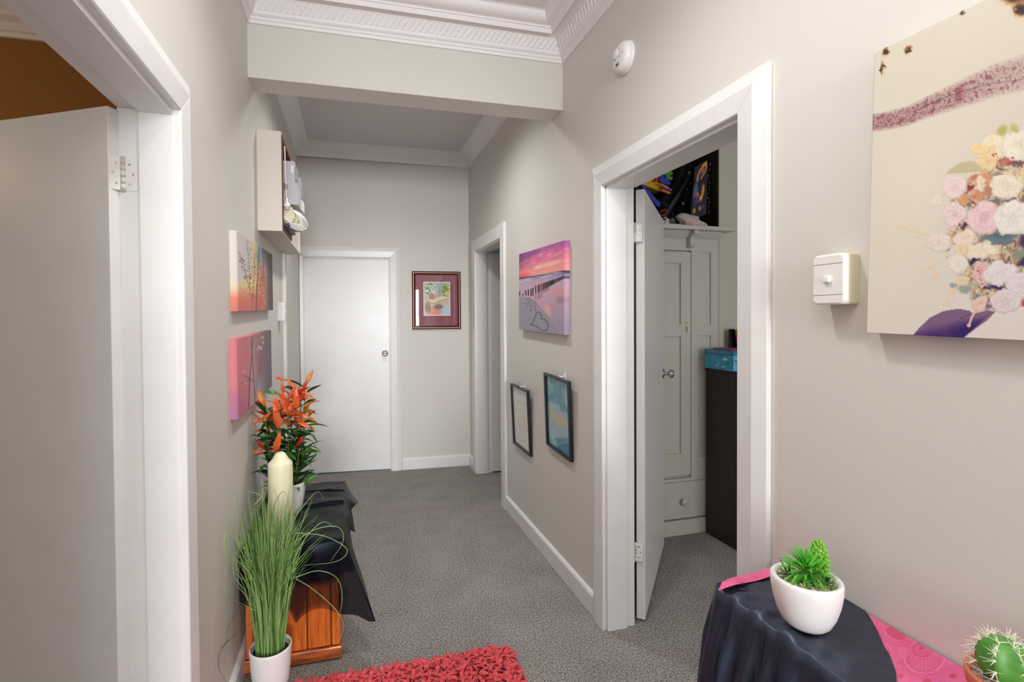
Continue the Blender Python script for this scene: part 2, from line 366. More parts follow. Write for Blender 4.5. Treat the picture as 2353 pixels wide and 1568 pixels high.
# skirting boards
BP = [(0, 0), (.016, 0), (.018, .004), (.018, .098), (.012, .108), (.004, .112), (0, .112)]
def skirt(name, f, runs, m=None):
    bm = NB()
    for a, b in runs:
        A = [bm.verts.new(f(a, t, z)) for t, z in BP]; B = [bm.verts.new(f(b, t, z)) for t, z in BP]; n = len(BP)
        for i in range(n): bm.faces.new((A[i], A[(i+1) % n], B[(i+1) % n], B[i]))
        bm.faces.new(A); bm.faces.new(B[::-1])
    return struct(name, bm, m or M['wood'])
skirt('baseboard_left', fl, [(1.59, 4.80), (YBACK, .51)])
skirt('baseboard_right', fr, [(YBACK, 1.136), (2.172, 3.565), (4.585, 4.75)])
skirt('baseboard_far', farp, [(.470, XR-.0)])

# ------------------------------------------------------------------ printed pictures: colours painted in numpy, carried by dense grids
_rs = np.random.RandomState(7); _T = _rs.rand(256, 256)
def vnoise(x, y):
    xi, yi = np.floor(x).astype(int), np.floor(y).astype(int); fx, fy = x-xi, y-yi; fx = fx*fx*(3-2*fx); fy = fy*fy*(3-2*fy)
    g = lambda a, b: _T[a % 256, b % 256]
    return (g(xi, yi)*(1-fx)+g(xi+1, yi)*fx)*(1-fy)+(g(xi, yi+1)*(1-fx)+g(xi+1, yi+1)*fx)*fy
def fbm(x, y, o=4):
    s = 0; a = .5; t = 0
    for _ in range(o): s = s+a*vnoise(x, y); t += a; a *= .5; x = x*2.03+17.1; y = y*2.03+9.2
    return s/t
class Paint:
    """X, Y: the print's own coordinates per grid point; A: sRGB colours"""
    def __init__(s, X, Y): s.X, s.Y = X, Y; s.A = np.zeros(X.shape+(3,))
    def fill(s, c): s.A[:] = c
    def mix(s, m, c): m = np.clip(m, 0, 1)[..., None]; s.A = s.A*(1-m)+np.array(c, float)*m
    def ramp(s, v, stops):
        xs = [t for t, _ in stops]; s.A = np.stack([np.interp(v, xs, [c[k] for _, c in stops]) for k in range(3)], -1)
    def ell(s, cx, cy, rx, ry, c, soft=.25, rot=0, a=1):
        r = math.radians(rot); dx, dy = s.X-cx, s.Y-cy; u = (dx*math.cos(r)+dy*math.sin(r))/rx; v = (-dx*math.sin(r)+dy*math.cos(r))/ry
        s.mix(np.clip((1-np.sqrt(u*u+v*v))/soft, 0, 1)*a, c)
    def line(s, pts, w, c, a=1, soft=1.0):
        d = np.full(s.X.shape, 1e9)
        for (x0, y0), (x1, y1) in zip(pts, pts[1:]):
            L = (x1-x0)**2+(y1-y0)**2+1e-9; t = np.clip(((s.X-x0)*(x1-x0)+(s.Y-y0)*(y1-y0))/L, 0, 1)
            d = np.minimum(d, np.hypot(s.X-x0-t*(x1-x0), s.Y-y0-t*(y1-y0)))
        s.mix(np.clip((w/2-d)/soft+.5, 0, 1)*a, c)
    def curve(s, pts, *k): s.line([(q.x, q.y) for q in spline([(x, y, 0) for x, y in pts], 5)], *k)
    def poly(s, pts, c, a=1):
        ins = np.zeros(s.X.shape, bool); n = len(pts)
        for i in range(n):
            (x0, y0), (x1, y1) = pts[i], pts[(i+1) % n]
            if y0 == y1: continue
            ins ^= ((s.Y < y0) != (s.Y < y1)) & (s.X < (x1-x0)*(s.Y-y0)/(y1-y0)+x0)
        s.mix(ins*a, c)
    def n(s, sc, o=4, ox=0): return fbm(s.X/sc+ox, s.Y/sc+ox*1.7, o)
def colour_mesh(name, rows, cols, m, parent, smooth=False, keep=None, label=None):
    """rows: array (n,k,3) of local points, cols: (n,k,3) sRGB"""
    rows = np.asarray(rows, float); n, k = rows.shape[:2]
    i, j = np.meshgrid(np.arange(n-1), np.arange(k-1), indexing='ij'); a = (i*k+j).ravel()
    F = np.stack([a, a+1, a+k+1, a+k], 1)
    if keep is not None: F = F[keep[:-1, :-1].ravel()]
    me = bpy.data.meshes.new(name); me.vertices.add(n*k); me.vertices.foreach_set('co', rows.reshape(-1))
    me.loops.add(F.size); me.loops.foreach_set('vertex_index', F.ravel().astype(np.int32))
    me.polygons.add(len(F)); me.polygons.foreach_set('loop_start', np.arange(0, F.size, 4, dtype=np.int32)); me.polygons.foreach_set('loop_total', np.full(len(F), 4, np.int32))
    c = np.clip(np.asarray(cols, float).reshape(-1, 3)/255, 0, 1); c = np.where(c <= .04045, c/12.92, ((c+.055)/1.055)**2.4)
    at_ = me.color_attributes.new('col', 'FLOAT_COLOR', 'POINT'); at_.data.foreach_set('color', np.concatenate([c, np.ones((len(c), 1))], 1).ravel().astype(np.float32))
    me.update(calc_edges=True); me.validate(); me.materials.append(m)
    if smooth: me.polygons.foreach_set('use_smooth', [True]*len(me.polygons))
    o = bpy.data.objects.new(name, me); place(o, parent)
    if label: o['label'] = label
    return o
def warp(s, zL, zR): return (s/zR)/((1-s)/zL+s/zR)
WOODBAR = mat('stretcher_wood', (150, 92, 58), .7, None, (30, (120, 70, 44), 3))
def canvas(name, label, origin, xdir, tilt, w, h, t, paint, us, quad, rows_n, group=None):
    """gallery-wrapped canvas. origin: its lower left corner on the wall as one looks at it; xdir: +1 if its left-to-right runs to +Y (left wall), -1 if to -Y (right wall).
    us: column positions 0..1; quad: (xl, xr, top(x), bottom(x)) of the print's own drawing coordinates."""
    sgn = 1 if xdir > 0 else -1
    root = thing(name, label, 'picture', origin, (tilt*sgn, 0, 0) if False else (tilt, 0, 0), group)
    vs = np.linspace(0, 1, rows_n); us = np.asarray(us)
    xl, xr, ft, fb, uvis = quad
    Xc = np.where(us <= uvis[-1][1], np.interp(us, [q[1] for q in uvis], [q[0] for q in uvis]), xr+(us-uvis[-1][1])*(uvis[-1][0]-uvis[-2][0])/(uvis[-1][1]-uvis[-2][1]))
    Xc = np.where(Xc > xr+60, 2*(xr+60)-Xc, Xc)
    X = np.repeat(Xc[None], rows_n, 0); T, B = ft(X), fb(X); Y = T+(B-T)*vs[:, None]
    p = Paint(X, Y); paint(p)
    Pp = np.zeros((rows_n, len(us), 3)); Pp[..., 1] = us[None]*w*sgn; Pp[..., 2] = h*(1-vs[:, None]); Pp[..., 0] = t*sgn
    # wrap the edges back to the wall
    back = lambda arr, ax: np.concatenate([np.take(arr, [0], ax), arr, np.take(arr, [-1], ax)], ax)
    Q = back(back(Pp, 0), 1); Cc = back(back(p.A, 0), 1)
    Q[0, :, 0] = Q[-1, :, 0] = 0; Q[:, 0, 0] = Q[:, -1, 0] = 0
    colour_mesh('canvas', Q, Cc, M['attr'], root)
    bm = NB(); e = .0015; a, b = (0+e, .022) ; xs = sorted((.0005*sgn, (t-.003)*sgn))
    for y0, y1, z0, z1 in ((0, .03, 0, h), (w-.03, w, 0, h), (.03, w-.03, 0, .03), (.03, w-.03, h-.03, h)):
        bm2 = NB(); ys = sorted(((y0+(e if y0 == 0 else 0))*sgn, (y1-(e if y1 == w else 0))*sgn)); box(bm2, xs[0], xs[1], ys[0], ys[1], z0+(e if z0 == 0 else 0), z1-(e if z1 == h else 0)); obj('stretcher_bar', bm2, WOODBAR, root)
    bm.free()
    return root
rng = random.Random(3)
# --- two blossom canvases on the left wall
def blossom_a(p):
    X, Y = p.X, p.Y; n = p.n(14)
    v = (Y-530)/(716-530)
    p.ramp(X+(n-.5)*10, [(546, (214, 209, 204)), (575, (208, 202, 198)), (583, (226, 200, 140)), (589, (186, 170, 130)), (596, (128, 164, 172)), (606, (120, 118, 122)), (615, (120, 100, 96)), (626, (84, 78, 80))])
    A = p.A.copy(); p.ramp(Y+(n-.5)*16-(X-546)*.15, [(600, (228, 206, 190)), (650, (240, 216, 132)), (664, (234, 176, 130)), (682, (222, 132, 108)), (712, (206, 120, 108))])
    low = p.A.copy(); m = np.clip((Y-(640-(X-546)*.9)+(n-.5)*30)/34, 0, 1)*np.clip((616-X)/14, 0, 1); p.A = A
    p.A = A*(1-m[..., None])+low*m[..., None]
    p.ell(600, 650, 16, 58, (188, 84, 62), 1.0, 0, .85); p.ell(592, 690, 14, 34, (196, 96, 80), 1, 0, .6)
    p.mix(np.clip((X-611)/12, 0, 1)*.75, (88, 78, 78))
    p.line([(596, 566), (592, 630), (588, 680), (586, 716)], 1.7, (58, 46, 60)); p.line([(578, 716), (577, 690), (572, 664), (566, 640), (558, 606), (552, 586), (546, 578)], .9, (96, 70, 92)); p.line([(572, 664), (573, 620), (570, 580), (567, 552)], .7, (110, 84, 104)); p.line([(578, 690), (583, 640), (584, 590)], .7, (110, 60, 70))
    r = random.Random(5)
    for a, b, k, c in (((552, 586), (566, 640), 22, (104, 70, 96)), ((567, 548), (573, 620), 12, (120, 90, 112)), ((573, 620), (580, 690), 30, (132, 58, 66)), ((584, 580), (582, 660), 20, (110, 52, 60)), ((594, 600), (604, 680), 26, (150, 60, 54)), ((590, 610), (606, 700), 22, (226, 196, 204)), ((598, 572), (606, 640), 12, (200, 186, 214))):
        for _ in range(int(k*1.7)):
            t = r.random(); z = r.uniform(.55, 1.05); p.ell(a[0]+(b[0]-a[0])*t+r.gauss(0, 4.5), a[1]+(b[1]-a[1])*t+r.gauss(0, 5), 1.35*z, 2.7*z, [v+r.uniform(-22, 22) for v in c], .6, r.uniform(-70, 70), .9)
def blossom_b(p):
    X, Y = p.X, p.Y; n = p.n(16)
    p.ramp(X+(n-.5)*12, [(546, (214, 126, 130)), (566, (204, 120, 128)), (578, (206, 140, 140)), (588, (176, 128, 134)), (598, (150, 112, 118)), (608, (124, 104, 110)), (624, (104, 96, 108))])
    m = np.clip((Y-840+(n-.5)*40)/90, 0, 1)*np.clip(1-abs(X-594)/22, 0, 1); p.mix(m*1.2, (166, 182, 206))
    p.mix(np.clip((Y-880+(n-.5)*30)/70, 0, 1)*np.clip((572-X)/20, 0, 1)*.8, (176, 112, 160)); p.mix(np.clip((800-Y)/40, 0, 1)*np.clip((610-X)/30, 0, 1)*.5, (224, 118, 118))
    p.line([(583, 772), (579, 820), (573, 880), (570, 950)], 3.2, (70, 70, 92)); p.line([(583.4, 772), (579.8, 820), (574, 880), (571.4, 950)], 1.1, (170, 186, 206)); p.line([(578, 775), (580, 830), (583, 880), (585, 940)], 1.2, (54, 48, 66)); p.line([(585, 905), (590, 880), (594, 850), (597, 830)], .8, (96, 70, 86))
    p.line([(579, 874), (570, 866), (556, 862)], 1.1, (84, 60, 78)); p.line([(572, 872), (562, 882), (553, 880)], .9, (92, 66, 84)); p.line([(570, 868), (582, 874)], 1.2, (80, 52, 60))
    r = random.Random(8)
    for x, y, k, c in ((604, 776, 5, (232, 214, 222)), (598, 798, 8, (226, 206, 216)), (596, 848, 7, (150, 84, 96)), (562, 852, 6, (214, 160, 180)), (600, 820, 4, (170, 70, 70)), (566, 880, 4, (220, 170, 186))):
        for _ in range(k): p.ell(x+r.gauss(0, 3), y+r.gauss(0, 5), 1.5, 3.0, c, .5, r.uniform(-40, 40), .9)
s = np.linspace(0, 1, 110); ua = warp(s, 1.93, 2.81)
vis = lambda xl, xr, u: [(xl+(xr-xl)*q, v) for q, v in zip(np.linspace(0, 1, len(u)), u)]
canvas('canvas_print', 'blossom branch canvas, cream to orange, the upper of two on the left wall', (XL, 2.112, 1.481), 1, math.radians(1.3), .912, .312, .027, blossom_a, ua,
       (544.5, 626, lambda X: 530.4+(X-544.5)*.697, lambda X: 715.5-(X-544.5)*.053, vis(544.5, 626, ua)), 200)
ub = warp(s, 1.9, 2.72)
canvas('canvas_print', 'pink and grey tree canvas, the lower of two on the left wall', (XL, 2.082, 1.066), 1, math.radians(1.0), .86, .310, .027, blossom_b, ub,
       (545.3, 624, lambda X: 778.7-(X-545.3)*.252, lambda X: 964.8-(X-545.3)*1.05, vis(545.3, 624, ub)), 220)
# --- sunset beach canvas
def sunset(p):
    X, Y = p.X, p.Y; n = p.n(40, 5); n2 = fbm(X/34+Y/60, (Y+X*.5)/9, 5)
    hor = 637-(X-1193)*.155                                    # horizon slopes with the view of the wall: straight on the print
    q = (hor-Y)
    p.ramp(q+(n-.5)*10, [(0, (250, 164, 150)), (12, (250, 160, 156)), (24, (242, 136, 158)), (40, (224, 112, 164)), (60, (184, 96, 164)), (90, (140, 84, 156))])
    p.mix(np.clip((1232-X+(n-.5)*60)/46, 0, 1)*np.clip((q-10)/18, 0, 1), (54, 32, 96)); p.mix(np.clip((n2-.55)*5, 0, 1)*np.clip((q-26)/20, 0, 1)*.7, (120, 74, 142)); p.mix(np.clip((.42-n2)*6, 0, 1)*np.clip((q-20)/20, 0, 1)*.7, (244, 156, 158))
    p.ell(1266, 606, 44, 8, (250, 206, 176), .8, -14, .95); p.ell(1236, 614, 14, 5, (252, 224, 190), .8, -20, .8); p.ell(1262, 585, 12, 4, (250, 196, 186), .9, -28, .8); p.ell(1242, 588, 8, 3, (240, 190, 200), .9, -50, .7)
    p.mix(np.clip((16-q)/14, 0, 1)*np.clip((1222-X)/16, 0, 1)*(q > 0), (250, 96, 100))
    sea = np.clip(-q/1.2, 0, 1); n3 = fbm(X/22, (Y+X*.155)/3.2, 4)
    w = p.A.copy(); p.ramp(-q+(n-.5)*8, [(0, (120, 104, 140)), (6, (164, 150, 180)), (20, (194, 170, 196)), (45, (212, 170, 188)), (80, (188, 160, 178)), (130, (160, 150, 172))]); p.mix(np.clip((n3-.55)*6, 0, 1)*np.clip((34+q)/20, 0, 1), (214, 190, 206)); p.mix(np.clip((.40-n3)*7, 0, 1)*np.clip((18+q)/14, 0, 1), (72, 56, 84))
    p.ell(1240, 656, 22, 9, (240, 152, 140), .8, -8, .8); p.ell(1258, 712, 9, 22, (246, 182, 160), .9, -18, .9); p.ell(1280, 672, 26, 16, (222, 140, 146), .9, 0, .6); p.ell(1288, 690, 14, 12, (120, 80, 104), .9, 0, .45)
    p.A = w*(1-sea[..., None])+p.A*sea[..., None]
    shore = 686+np.interp(X, [1190, 1215, 1232, 1250, 1268, 1285, 1300], [-6, -4, 8, 28, 48, 72, 100]); sd = np.clip((Y-shore)/2.5, 0, 1); p.mix(sd, (158, 154, 168)); p.mix(sd*np.clip((p.n(3)-.5)*2, 0, 1)*.35, (134, 130, 144)); p.mix(np.clip(1-abs(Y-shore)/3.5, 0, 1)*(X > 1228)*.6, (222, 170, 168))
    for i, x in enumerate([1193, 1201, 1207.5, 1213.5, 1219.5, 1224, 1230.5, 1236, 1239.5, 1244, 1248, 1251.5, 1254.5, 1257.5, 1260.5, 1263.5, 1266, 1268.5, 1271, 1274, 1277, 1280, 1282.5, 1285, 1287.5, 1290, 1292.5, 1295]):
        top = np.interp(x, [1193, 1201, 1208, 1222, 1230, 1250, 1270, 1297], [671, 676, 668, 664, 658, 651, 644, 634]); bot = np.interp(x, [1193, 1201, 1208, 1222, 1230, 1240, 1270, 1297], [679, 679, 678, 680, 673, 670, 653, 639])
        p.line([(x, top), (x, bot)], 2.5 if x < 1275 else 2.0, (26, 26, 26)); 
        if 1226 < x < 1262: p.line([(x, bot+2), (x+.4, bot+16 if x < 1247 else bot+8)], 1.4, (84, 50, 62), .75)
    p.curve([(1243, 733), (1243.5, 726), (1240, 719), (1235, 717.5), (1231, 722), (1228, 732), (1221, 745)], 1.9, (78, 70, 78), .9); p.curve([(1243, 733), (1250, 733.5), (1256, 740), (1259, 748), (1258, 757), (1252, 760.5), (1243, 758), (1233, 751), (1219, 746)], 1.9, (78, 70, 78), .9)
    p.curve([(1216, 694), (1220, 691), (1227, 692), (1232, 698), (1229, 703), (1221, 704), (1216, 699), (1216, 694)], 1.6, (140, 96, 110), .8)
    for a, b in (((1210, 688), (1213, 692)), ((1206, 697), (1211, 699)), ((1208, 706), (1212, 702)), ((1219, 708), (1219, 716)), ((1227, 707), (1231, 716)), ((1215, 684), (1217, 688))): p.line([a, b], 1.5, (96, 82, 96), .8)
s = np.linspace(0, 1, 130); us_ = warp(s, 3.36, 2.66)
canvas('canvas_print', 'pink sunset beach canvas with posts and a heart drawn in sand', (XR, 3.193, 1.371), -1, math.radians(1.35), .732, .503, .030, sunset, us_,
       (1192, 1296, lambda X: 584.7-(X-1191.6)*.302, lambda X: 757+(X-1193)*.135, vis(1192, 1296, us_)), 260)
# --- big floral canvas
def floral(p):
    X, Y = p.X, p.Y; n = p.n(60, 4); nf = p.n(5, 3); fine = p.n(1.6, 2)
    p.ramp(X+Y*.25+(n-.5)*60, [(1990, (214, 206, 190)), (2200, (220, 213, 196)), (2400, (214, 206, 194))]); p.mix(np.clip((Y-560)/200, 0, 1)*.6, (224, 219, 210)); p.mix(np.clip((430-Y)/250, 0, 1)*.45, (202, 196, 178))
    cx = np.interp(X, [2000, 2060, 2120, 2200, 2260, 2353, 2420], [286, 276, 252, 222, 200, 178, 160]); hw = np.interp(X, [2000, 2100, 2200, 2353], [22, 26, 36, 46])
    m = np.clip((1-abs(Y-cx)/hw)*2.2, 0, 1); p.mix(m*(.35+.5*np.clip((fine-.35)*3, 0, 1))*np.interp(X, [2000, 2200, 2353], [1, .7, .45]), (128, 62, 74)); p.mix(m*np.clip((nf-.55)*5, 0, 1)*.6, (104, 34, 54))
    p.line([(2085, 262), (2130, 242), (2180, 224), (2240, 208), (2320, 200)], 1.6, (84, 50, 66), .6); p.ell(2182, 228, 14, 26, (118, 34, 60), .9, 10, .55)
    def burn(x, y, rx, ry, rot=0, a=1):
        p.ell(x, y, rx*1.5, ry*1.5, (222, 170, 110), .8, rot, .6*a); p.ell(x+(nf-.5)*14, y+(fine-.5)*10, rx, ry, (96, 56, 24), .5, rot, a); p.ell(x+(nf-.5)*16, y+2, rx*.75, ry*.7, (44, 20, 18), .6, rot, .9*a)
    burn(2300, 12, 44, 26); burn(2312, 45, 20, 18); burn(2340, 0, 40, 24); burn(2064, 126, 8, 11, 30); burn(2182, 48, 7, 5, -30); burn(2014, 128, 9, 11); burn(2008, 166, 5, 16)
    # the spray: twigs and pale leaves first
    for pts in ([(2050, 522), (2072, 531), (2100, 538), (2130, 545)], [(2110, 628), (2130, 620), (2155, 606)], [(2132, 652), (2144, 636), (2152, 625)], [(2160, 705), (2178, 698), (2186, 684), (2198, 660)]): p.line(pts, 1.6, (226, 190, 150), .8)
    for x, y, r_ in ((2074, 527, 40), (2080, 536, -30), (2098, 536, 50), (2100, 546, -30), (2116, 544, 30), (2118, 624, -40), (2130, 618, 50), (2140, 609, -30), (2142, 640, 60), (2136, 648, -30), (2150, 632, 20), (2172, 694, 0), (2178, 706, 60), (2186, 672, 30), (2180, 678, -40), (2120, 572, 10)): p.ell(x, y, 8, 3.4, (230, 200, 164), .5, r_, .85)
    p.poly([(2156, 406), (2172, 392), (2190, 381), (2214, 378), (2238, 388), (2250, 402), (2220, 404)], (190, 180, 140), .9); p.ell(2280, 312, 14, 18, (178, 172, 96), .6, 30); p.ell(2308, 312, 12, 20, (186, 180, 104), .6, -20); p.ell(2345, 300, 8, 20, (120, 74, 58), .6, -45)
    # dark gaps and foliage between the blooms
    X0_, Y0_ = p.X, p.Y; wx, wy = fbm(X/13+40, Y/13, 4)-.5, fbm(X/13, Y/13+70, 4)-.5; p.X, p.Y = X+wx*17, Y+wy*17; X, Y = p.X, p.Y
    reg = np.zeros(X.shape)
    for cx_, cy_, rx_, ry_ in ((2300, 380, 70, 60), (2250, 450, 90, 46), (2270, 540, 110, 50), (2270, 620, 84, 50), (2290, 680, 74, 46), (2350, 520, 60, 180)): reg = np.maximum(reg, np.clip((1-np.hypot((X-cx_)/rx_, (Y-cy_)/ry_))*5, 0, 1))
    f1 = fbm(X/11, Y/11, 4); f2 = fbm(X/7+9, Y/7+4, 3); p.mix(reg*.9, (206, 186, 150)); p.mix(reg*np.clip((f1-.5)*7, 0, 1)*.85, (176, 120, 88)); p.mix(reg*np.clip((.44-f1)*8, 0, 1)*.8, (136, 140, 118)); p.mix(reg*np.clip((f2-.6)*9, 0, 1)*.8, (110, 70, 84)); p.mix(reg*np.clip((.36-f2)*9, 0, 1), (226, 214, 188))
    for x, y, rx, ry, c in ((2276, 372, 12, 16, (150, 60, 50)), (2300, 382, 24, 12, (186, 96, 76)), (2320, 388, 30, 9, (110, 76, 90)), (2222, 414, 12, 12, (196, 120, 80)), (2212, 438, 12, 8, (140, 40, 50)), (2246, 420, 26, 22, (214, 150, 110)), (2200, 462, 18, 14, (214, 150, 96)), (2232, 456, 20, 12, (206, 140, 104)), (2276, 470, 16, 8, (110, 110, 116)), (2300, 474, 12, 9, (104, 96, 110)), (2345, 446, 16, 22, (26, 12, 24)), (2340, 466, 18, 10, (126, 110, 100)), (2204, 524, 14, 8, (60, 36, 66)), (2345, 560, 22, 24, (60, 30, 70)), (2228, 604, 20, 8, (30, 26, 70)), (2345, 610, 26, 16, (40, 34, 80)), (2330, 590, 22, 18, (132, 136, 120)), (2300, 612, 10, 10, (100, 96, 110)), (2270, 664, 26, 6, (66, 66, 96)), (2286, 668, 18, 7, (40, 30, 84)), (2210, 668, 22, 14, (150, 156, 148)), (2184, 660, 10, 9, (150, 152, 150)), (2238, 684, 12, 8, (100, 140, 136)), (2262, 706, 12, 16, (110, 84, 110)), (2350, 706, 12, 18, (190, 50, 70)), (2295, 700, 16, 22, (120, 88, 120)), (2166, 575, 8, 7, (110, 60, 84)), (2162, 545, 12, 6, (160, 90, 90))): p.ell(x+(nf-.5)*8, y+(fine-.5)*6, rx, ry, c, .5, 0, .95)
    p.ell(2280, 556, 52, 15, (96, 120, 128), .35, -3); p.ell(2290, 549, 44, 7, (70, 96, 104), .7, -3, .7); p.ell(2306, 565, 30, 3, (64, 78, 100), .8, -3, .6)
    # blooms: layered petals
    def bloom(x, y, rx, ry, c, inner, rr, k=12):
        r = random.Random(int(x*7+y)); c = [v*.72+226*.28 for v in c]; inner = [v*.7+214*.3 for v in inner]; p.ell(x, y, rx*1.05, ry*1.05, [v*.86 for v in c], .10, 0, .9); p.ell(x-1, y-1.5, rx, ry, c, .14)
        for q in range(k):
            a = q*2.4+r.random(); d = math.sqrt((q+.6)/k)*.62; f = .30+.32*(q/k)
            px, py = x+math.cos(a)*rx*d, y+math.sin(a)*ry*d; mixc = [c[i]*(1-.5*(1-q/k))+inner[i]*.5*(1-q/k) for i in range(3)]
            p.ell(px, py, rx*f, ry*f*.8, [v*.93 for v in mixc], .12, math.degrees(a)+90, .45); p.ell(px-.6, py-1.2, rx*f*.92, ry*f*.72, [min(255, v*1.03) for v in mixc], .3, math.degrees(a)+90, .6)
        ph_ = r.uniform(0, 6.28); rq = np.hypot((X-x)/rx, (Y-y)/ry); th = np.arctan2((Y-y)/ry, (X-x)/rx); ins_ = np.clip((1-rq)/.12, 0, 1)
        band = (rq*2.9+.30*np.sin(th*3+ph_)+.16*np.sin(th*7+ph_*2)+.4*nf) % 1
        p.mix(ins_*np.clip((band-.70)/.3, 0, 1)**2*.42, [v*.84 for v in inner]); p.mix(ins_*np.clip((.32-band)/.3, 0, 1)*.28, [min(255, v*1.05+6) for v in c]); p.mix(ins_*np.clip((.42-rq)*2, 0, 1)*.35, inner); p.mix(ins_*np.clip((rq-.72)*3, 0, 1)*np.clip(np.sin(th+.9), 0, 1)*.22, [v*.8 for v in inner])
    bloom(2262, 352, 30, 30, (238, 222, 182), (228, 190, 120), 1); bloom(2232, 352, 26, 12, (238, 208, 132), (226, 180, 90), 1); bloom(2250, 378, 24, 22, (236, 202, 138), (222, 164, 96), 1); bloom(2320, 348, 42, 34, (236, 228, 204), (222, 206, 164), 1); bloom(2355, 340, 34, 30, (234, 226, 206), (214, 194, 160), 1)
    bloom(2180, 437, 30, 27, (234, 208, 204), (222, 176, 176), 1); bloom(2346, 414, 26, 32, (236, 200, 128), (196, 110, 60), 1); bloom(2296, 438, 37, 28, (234, 222, 194), (226, 204, 160), 1); bloom(2240, 430, 12, 18, (236, 212, 180), (200, 130, 110), 1)
    bloom(2143, 466, 13, 10, (226, 222, 200), (212, 196, 160), 1); bloom(2180, 498, 30, 26, (232, 206, 202), (214, 140, 152), 1); bloom(2250, 508, 42, 38, (234, 194, 196), (214, 124, 146), 1, 16); bloom(2312, 510, 44, 40, (232, 228, 216), (218, 208, 186), 1, 14)
    bloom(2150, 560, 28, 24, (230, 214, 200), (222, 186, 180), 1); bloom(2206, 552, 28, 18, (234, 214, 190), (226, 180, 150), 1); bloom(2240, 582, 44, 18, (234, 220, 190), (224, 190, 150), 1); bloom(2200, 580, 18, 16, (232, 204, 160), (216, 170, 120), 1); bloom(2194, 612, 22, 22, (230, 224, 212), (226, 204, 170), 1)
    bloom(2245, 632, 20, 26, (222, 180, 170), (196, 60, 84), 1); bloom(2290, 634, 40, 27, (228, 216, 216), (214, 196, 198), 1, 14); bloom(2340, 664, 36, 30, (226, 212, 214), (208, 190, 198), 1, 14); bloom(2304, 700, 37, 27, (222, 208, 208), (196, 170, 176), 1, 14); bloom(2246, 702, 18, 20, (226, 190, 172), (214, 160, 140), 1); bloom(2206, 650, 18, 12, (226, 200, 156), (216, 180, 130), 1)
    p.mix(np.clip(reg, 0, 1)*np.clip((fbm(X/5, Y/5+30, 3)-.6)*3, 0, 1)*.22, (190, 160, 140))
    for x, y in ((2226, 456), (2210, 446), (2190, 520), (2236, 626), (2244, 644), (2250, 652), (2270, 366), (2262, 370), (2306, 374), (2170, 592)): p.ell(x, y, 3.4, 2.6, (176, 40, 60), .5)
    p.X, p.Y = X0_, Y0_; X, Y = X0_, Y0_
    # violet leaf under the bouquet
    p.poly([(2096, 771), (2112, 752), (2134, 732), (2162, 718), (2196, 713), (2222, 718), (2232, 726), (2262, 718), (2280, 722), (2262, 742), (2240, 758), (2212, 780)], (122, 92, 126)); 
    m = np.clip((Y-(752-(X-2120)*.16))/24, 0, 1)*((X > 2096) & (X < 2280)) * np.clip(np.minimum((Y-(772-(X-2096)*.75))/3, (780-(X-2212)*.90-Y)/3+np.where(X < 2212, 9, 0)), 0, 1); p.mix(m*.95*(.75+.5*nf), (66, 28, 104)); p.mix(m*np.clip((X-2170)/40, 0, 1)*.9, (36, 14, 96)); p.line([(2166, 775), (2182, 754), (2206, 734), (2226, 726)], 1.6, (70, 52, 80), .8); p.line([(2222, 752), (2228, 734), (2236, 716)], 5, (228, 186, 170)); p.ell(2222, 752, 5, 5, (230, 190, 174))
cols = []
def pxu(px):
    # column position on the canvas of a picture column of its left part
    z0, z1 = 1.083, .838; q = (px-1989)/364.; return warp(q, z0, z1)*.268/.90
visf = [(1989+364*q, float(pxu(1989+364*q))) for q in np.linspace(0, 1, 60)]
ucol = np.concatenate([[pxu(1989+364*q) for q in np.linspace(0, 1, 230)], np.linspace(visf[-1][1], 1, 240)[1:]])
canvas('canvas_print', 'large floral bouquet canvas, cream and pink, right of the light switch', (XR-.002, .846, 1.411), -1, math.radians(1.3), .90, .603, .033, floral, ucol,
       (1989, 2353, lambda X: 122-(X-2009)*.455, lambda X: 764+(X-1989)*.0714, visf), 440)
# --- far wall picture: dark red frame, mat, watercolour
def frame4(root, name, w, h, prof, m, f, label=None):
    """mitred frame mouldings as four parts; prof = (inset, proud) points; f(u, v, t) local"""
    for a, b in (((0, 0), (1, 0)), ((1, 0), (1, 1)), ((1, 1), (0, 1)), ((0, 1), (0, 0))):
        bm = NB(); A, B = [], []
        for d, t in prof:
            for lst, (i, j) in ((A, a), (B, b)): lst.append(bm.verts.new(f(d if i == 0 else w-d, d if j == 0 else h-d, t)))
        n = len(prof)
        for i in range(n): bm.faces.new((A[i], A[(i+1) % n], B[(i+1) % n], B[i])).material_index = 1 if (isinstance(m, list) and i in m[2]) else 0
        bm.faces.new(A); bm.faces.new(B[::-1]); obj(name, bm, m[:2] if isinstance(m, list) else m, root)
pr = thing('framed_picture', 'watercolour of flower pots in a dark red frame at the far wall', 'picture', farp(.576, 0, 1.343), (0, 0, math.atan(SK)))
w_, h_ = .470, .556; ff = lambda u, v, t: (u, -t, v)
M['mahog'] = mat('mahogany_frame', (84, 26, 20), .3, None, (60, (60, 16, 14), 2), coat=.4); M['gilt'] = mat('gilt_bead', (206, 158, 122), .35)
frame4(pr, 'frame_rail', w_, h_, [(0, 0), (0, .018), (.010, .022), (.011, .0195), (.017, .0195), (.018, .018), (.034, .010), (.034, 0)], [M['mahog'], M['gilt'], (3,)], ff)
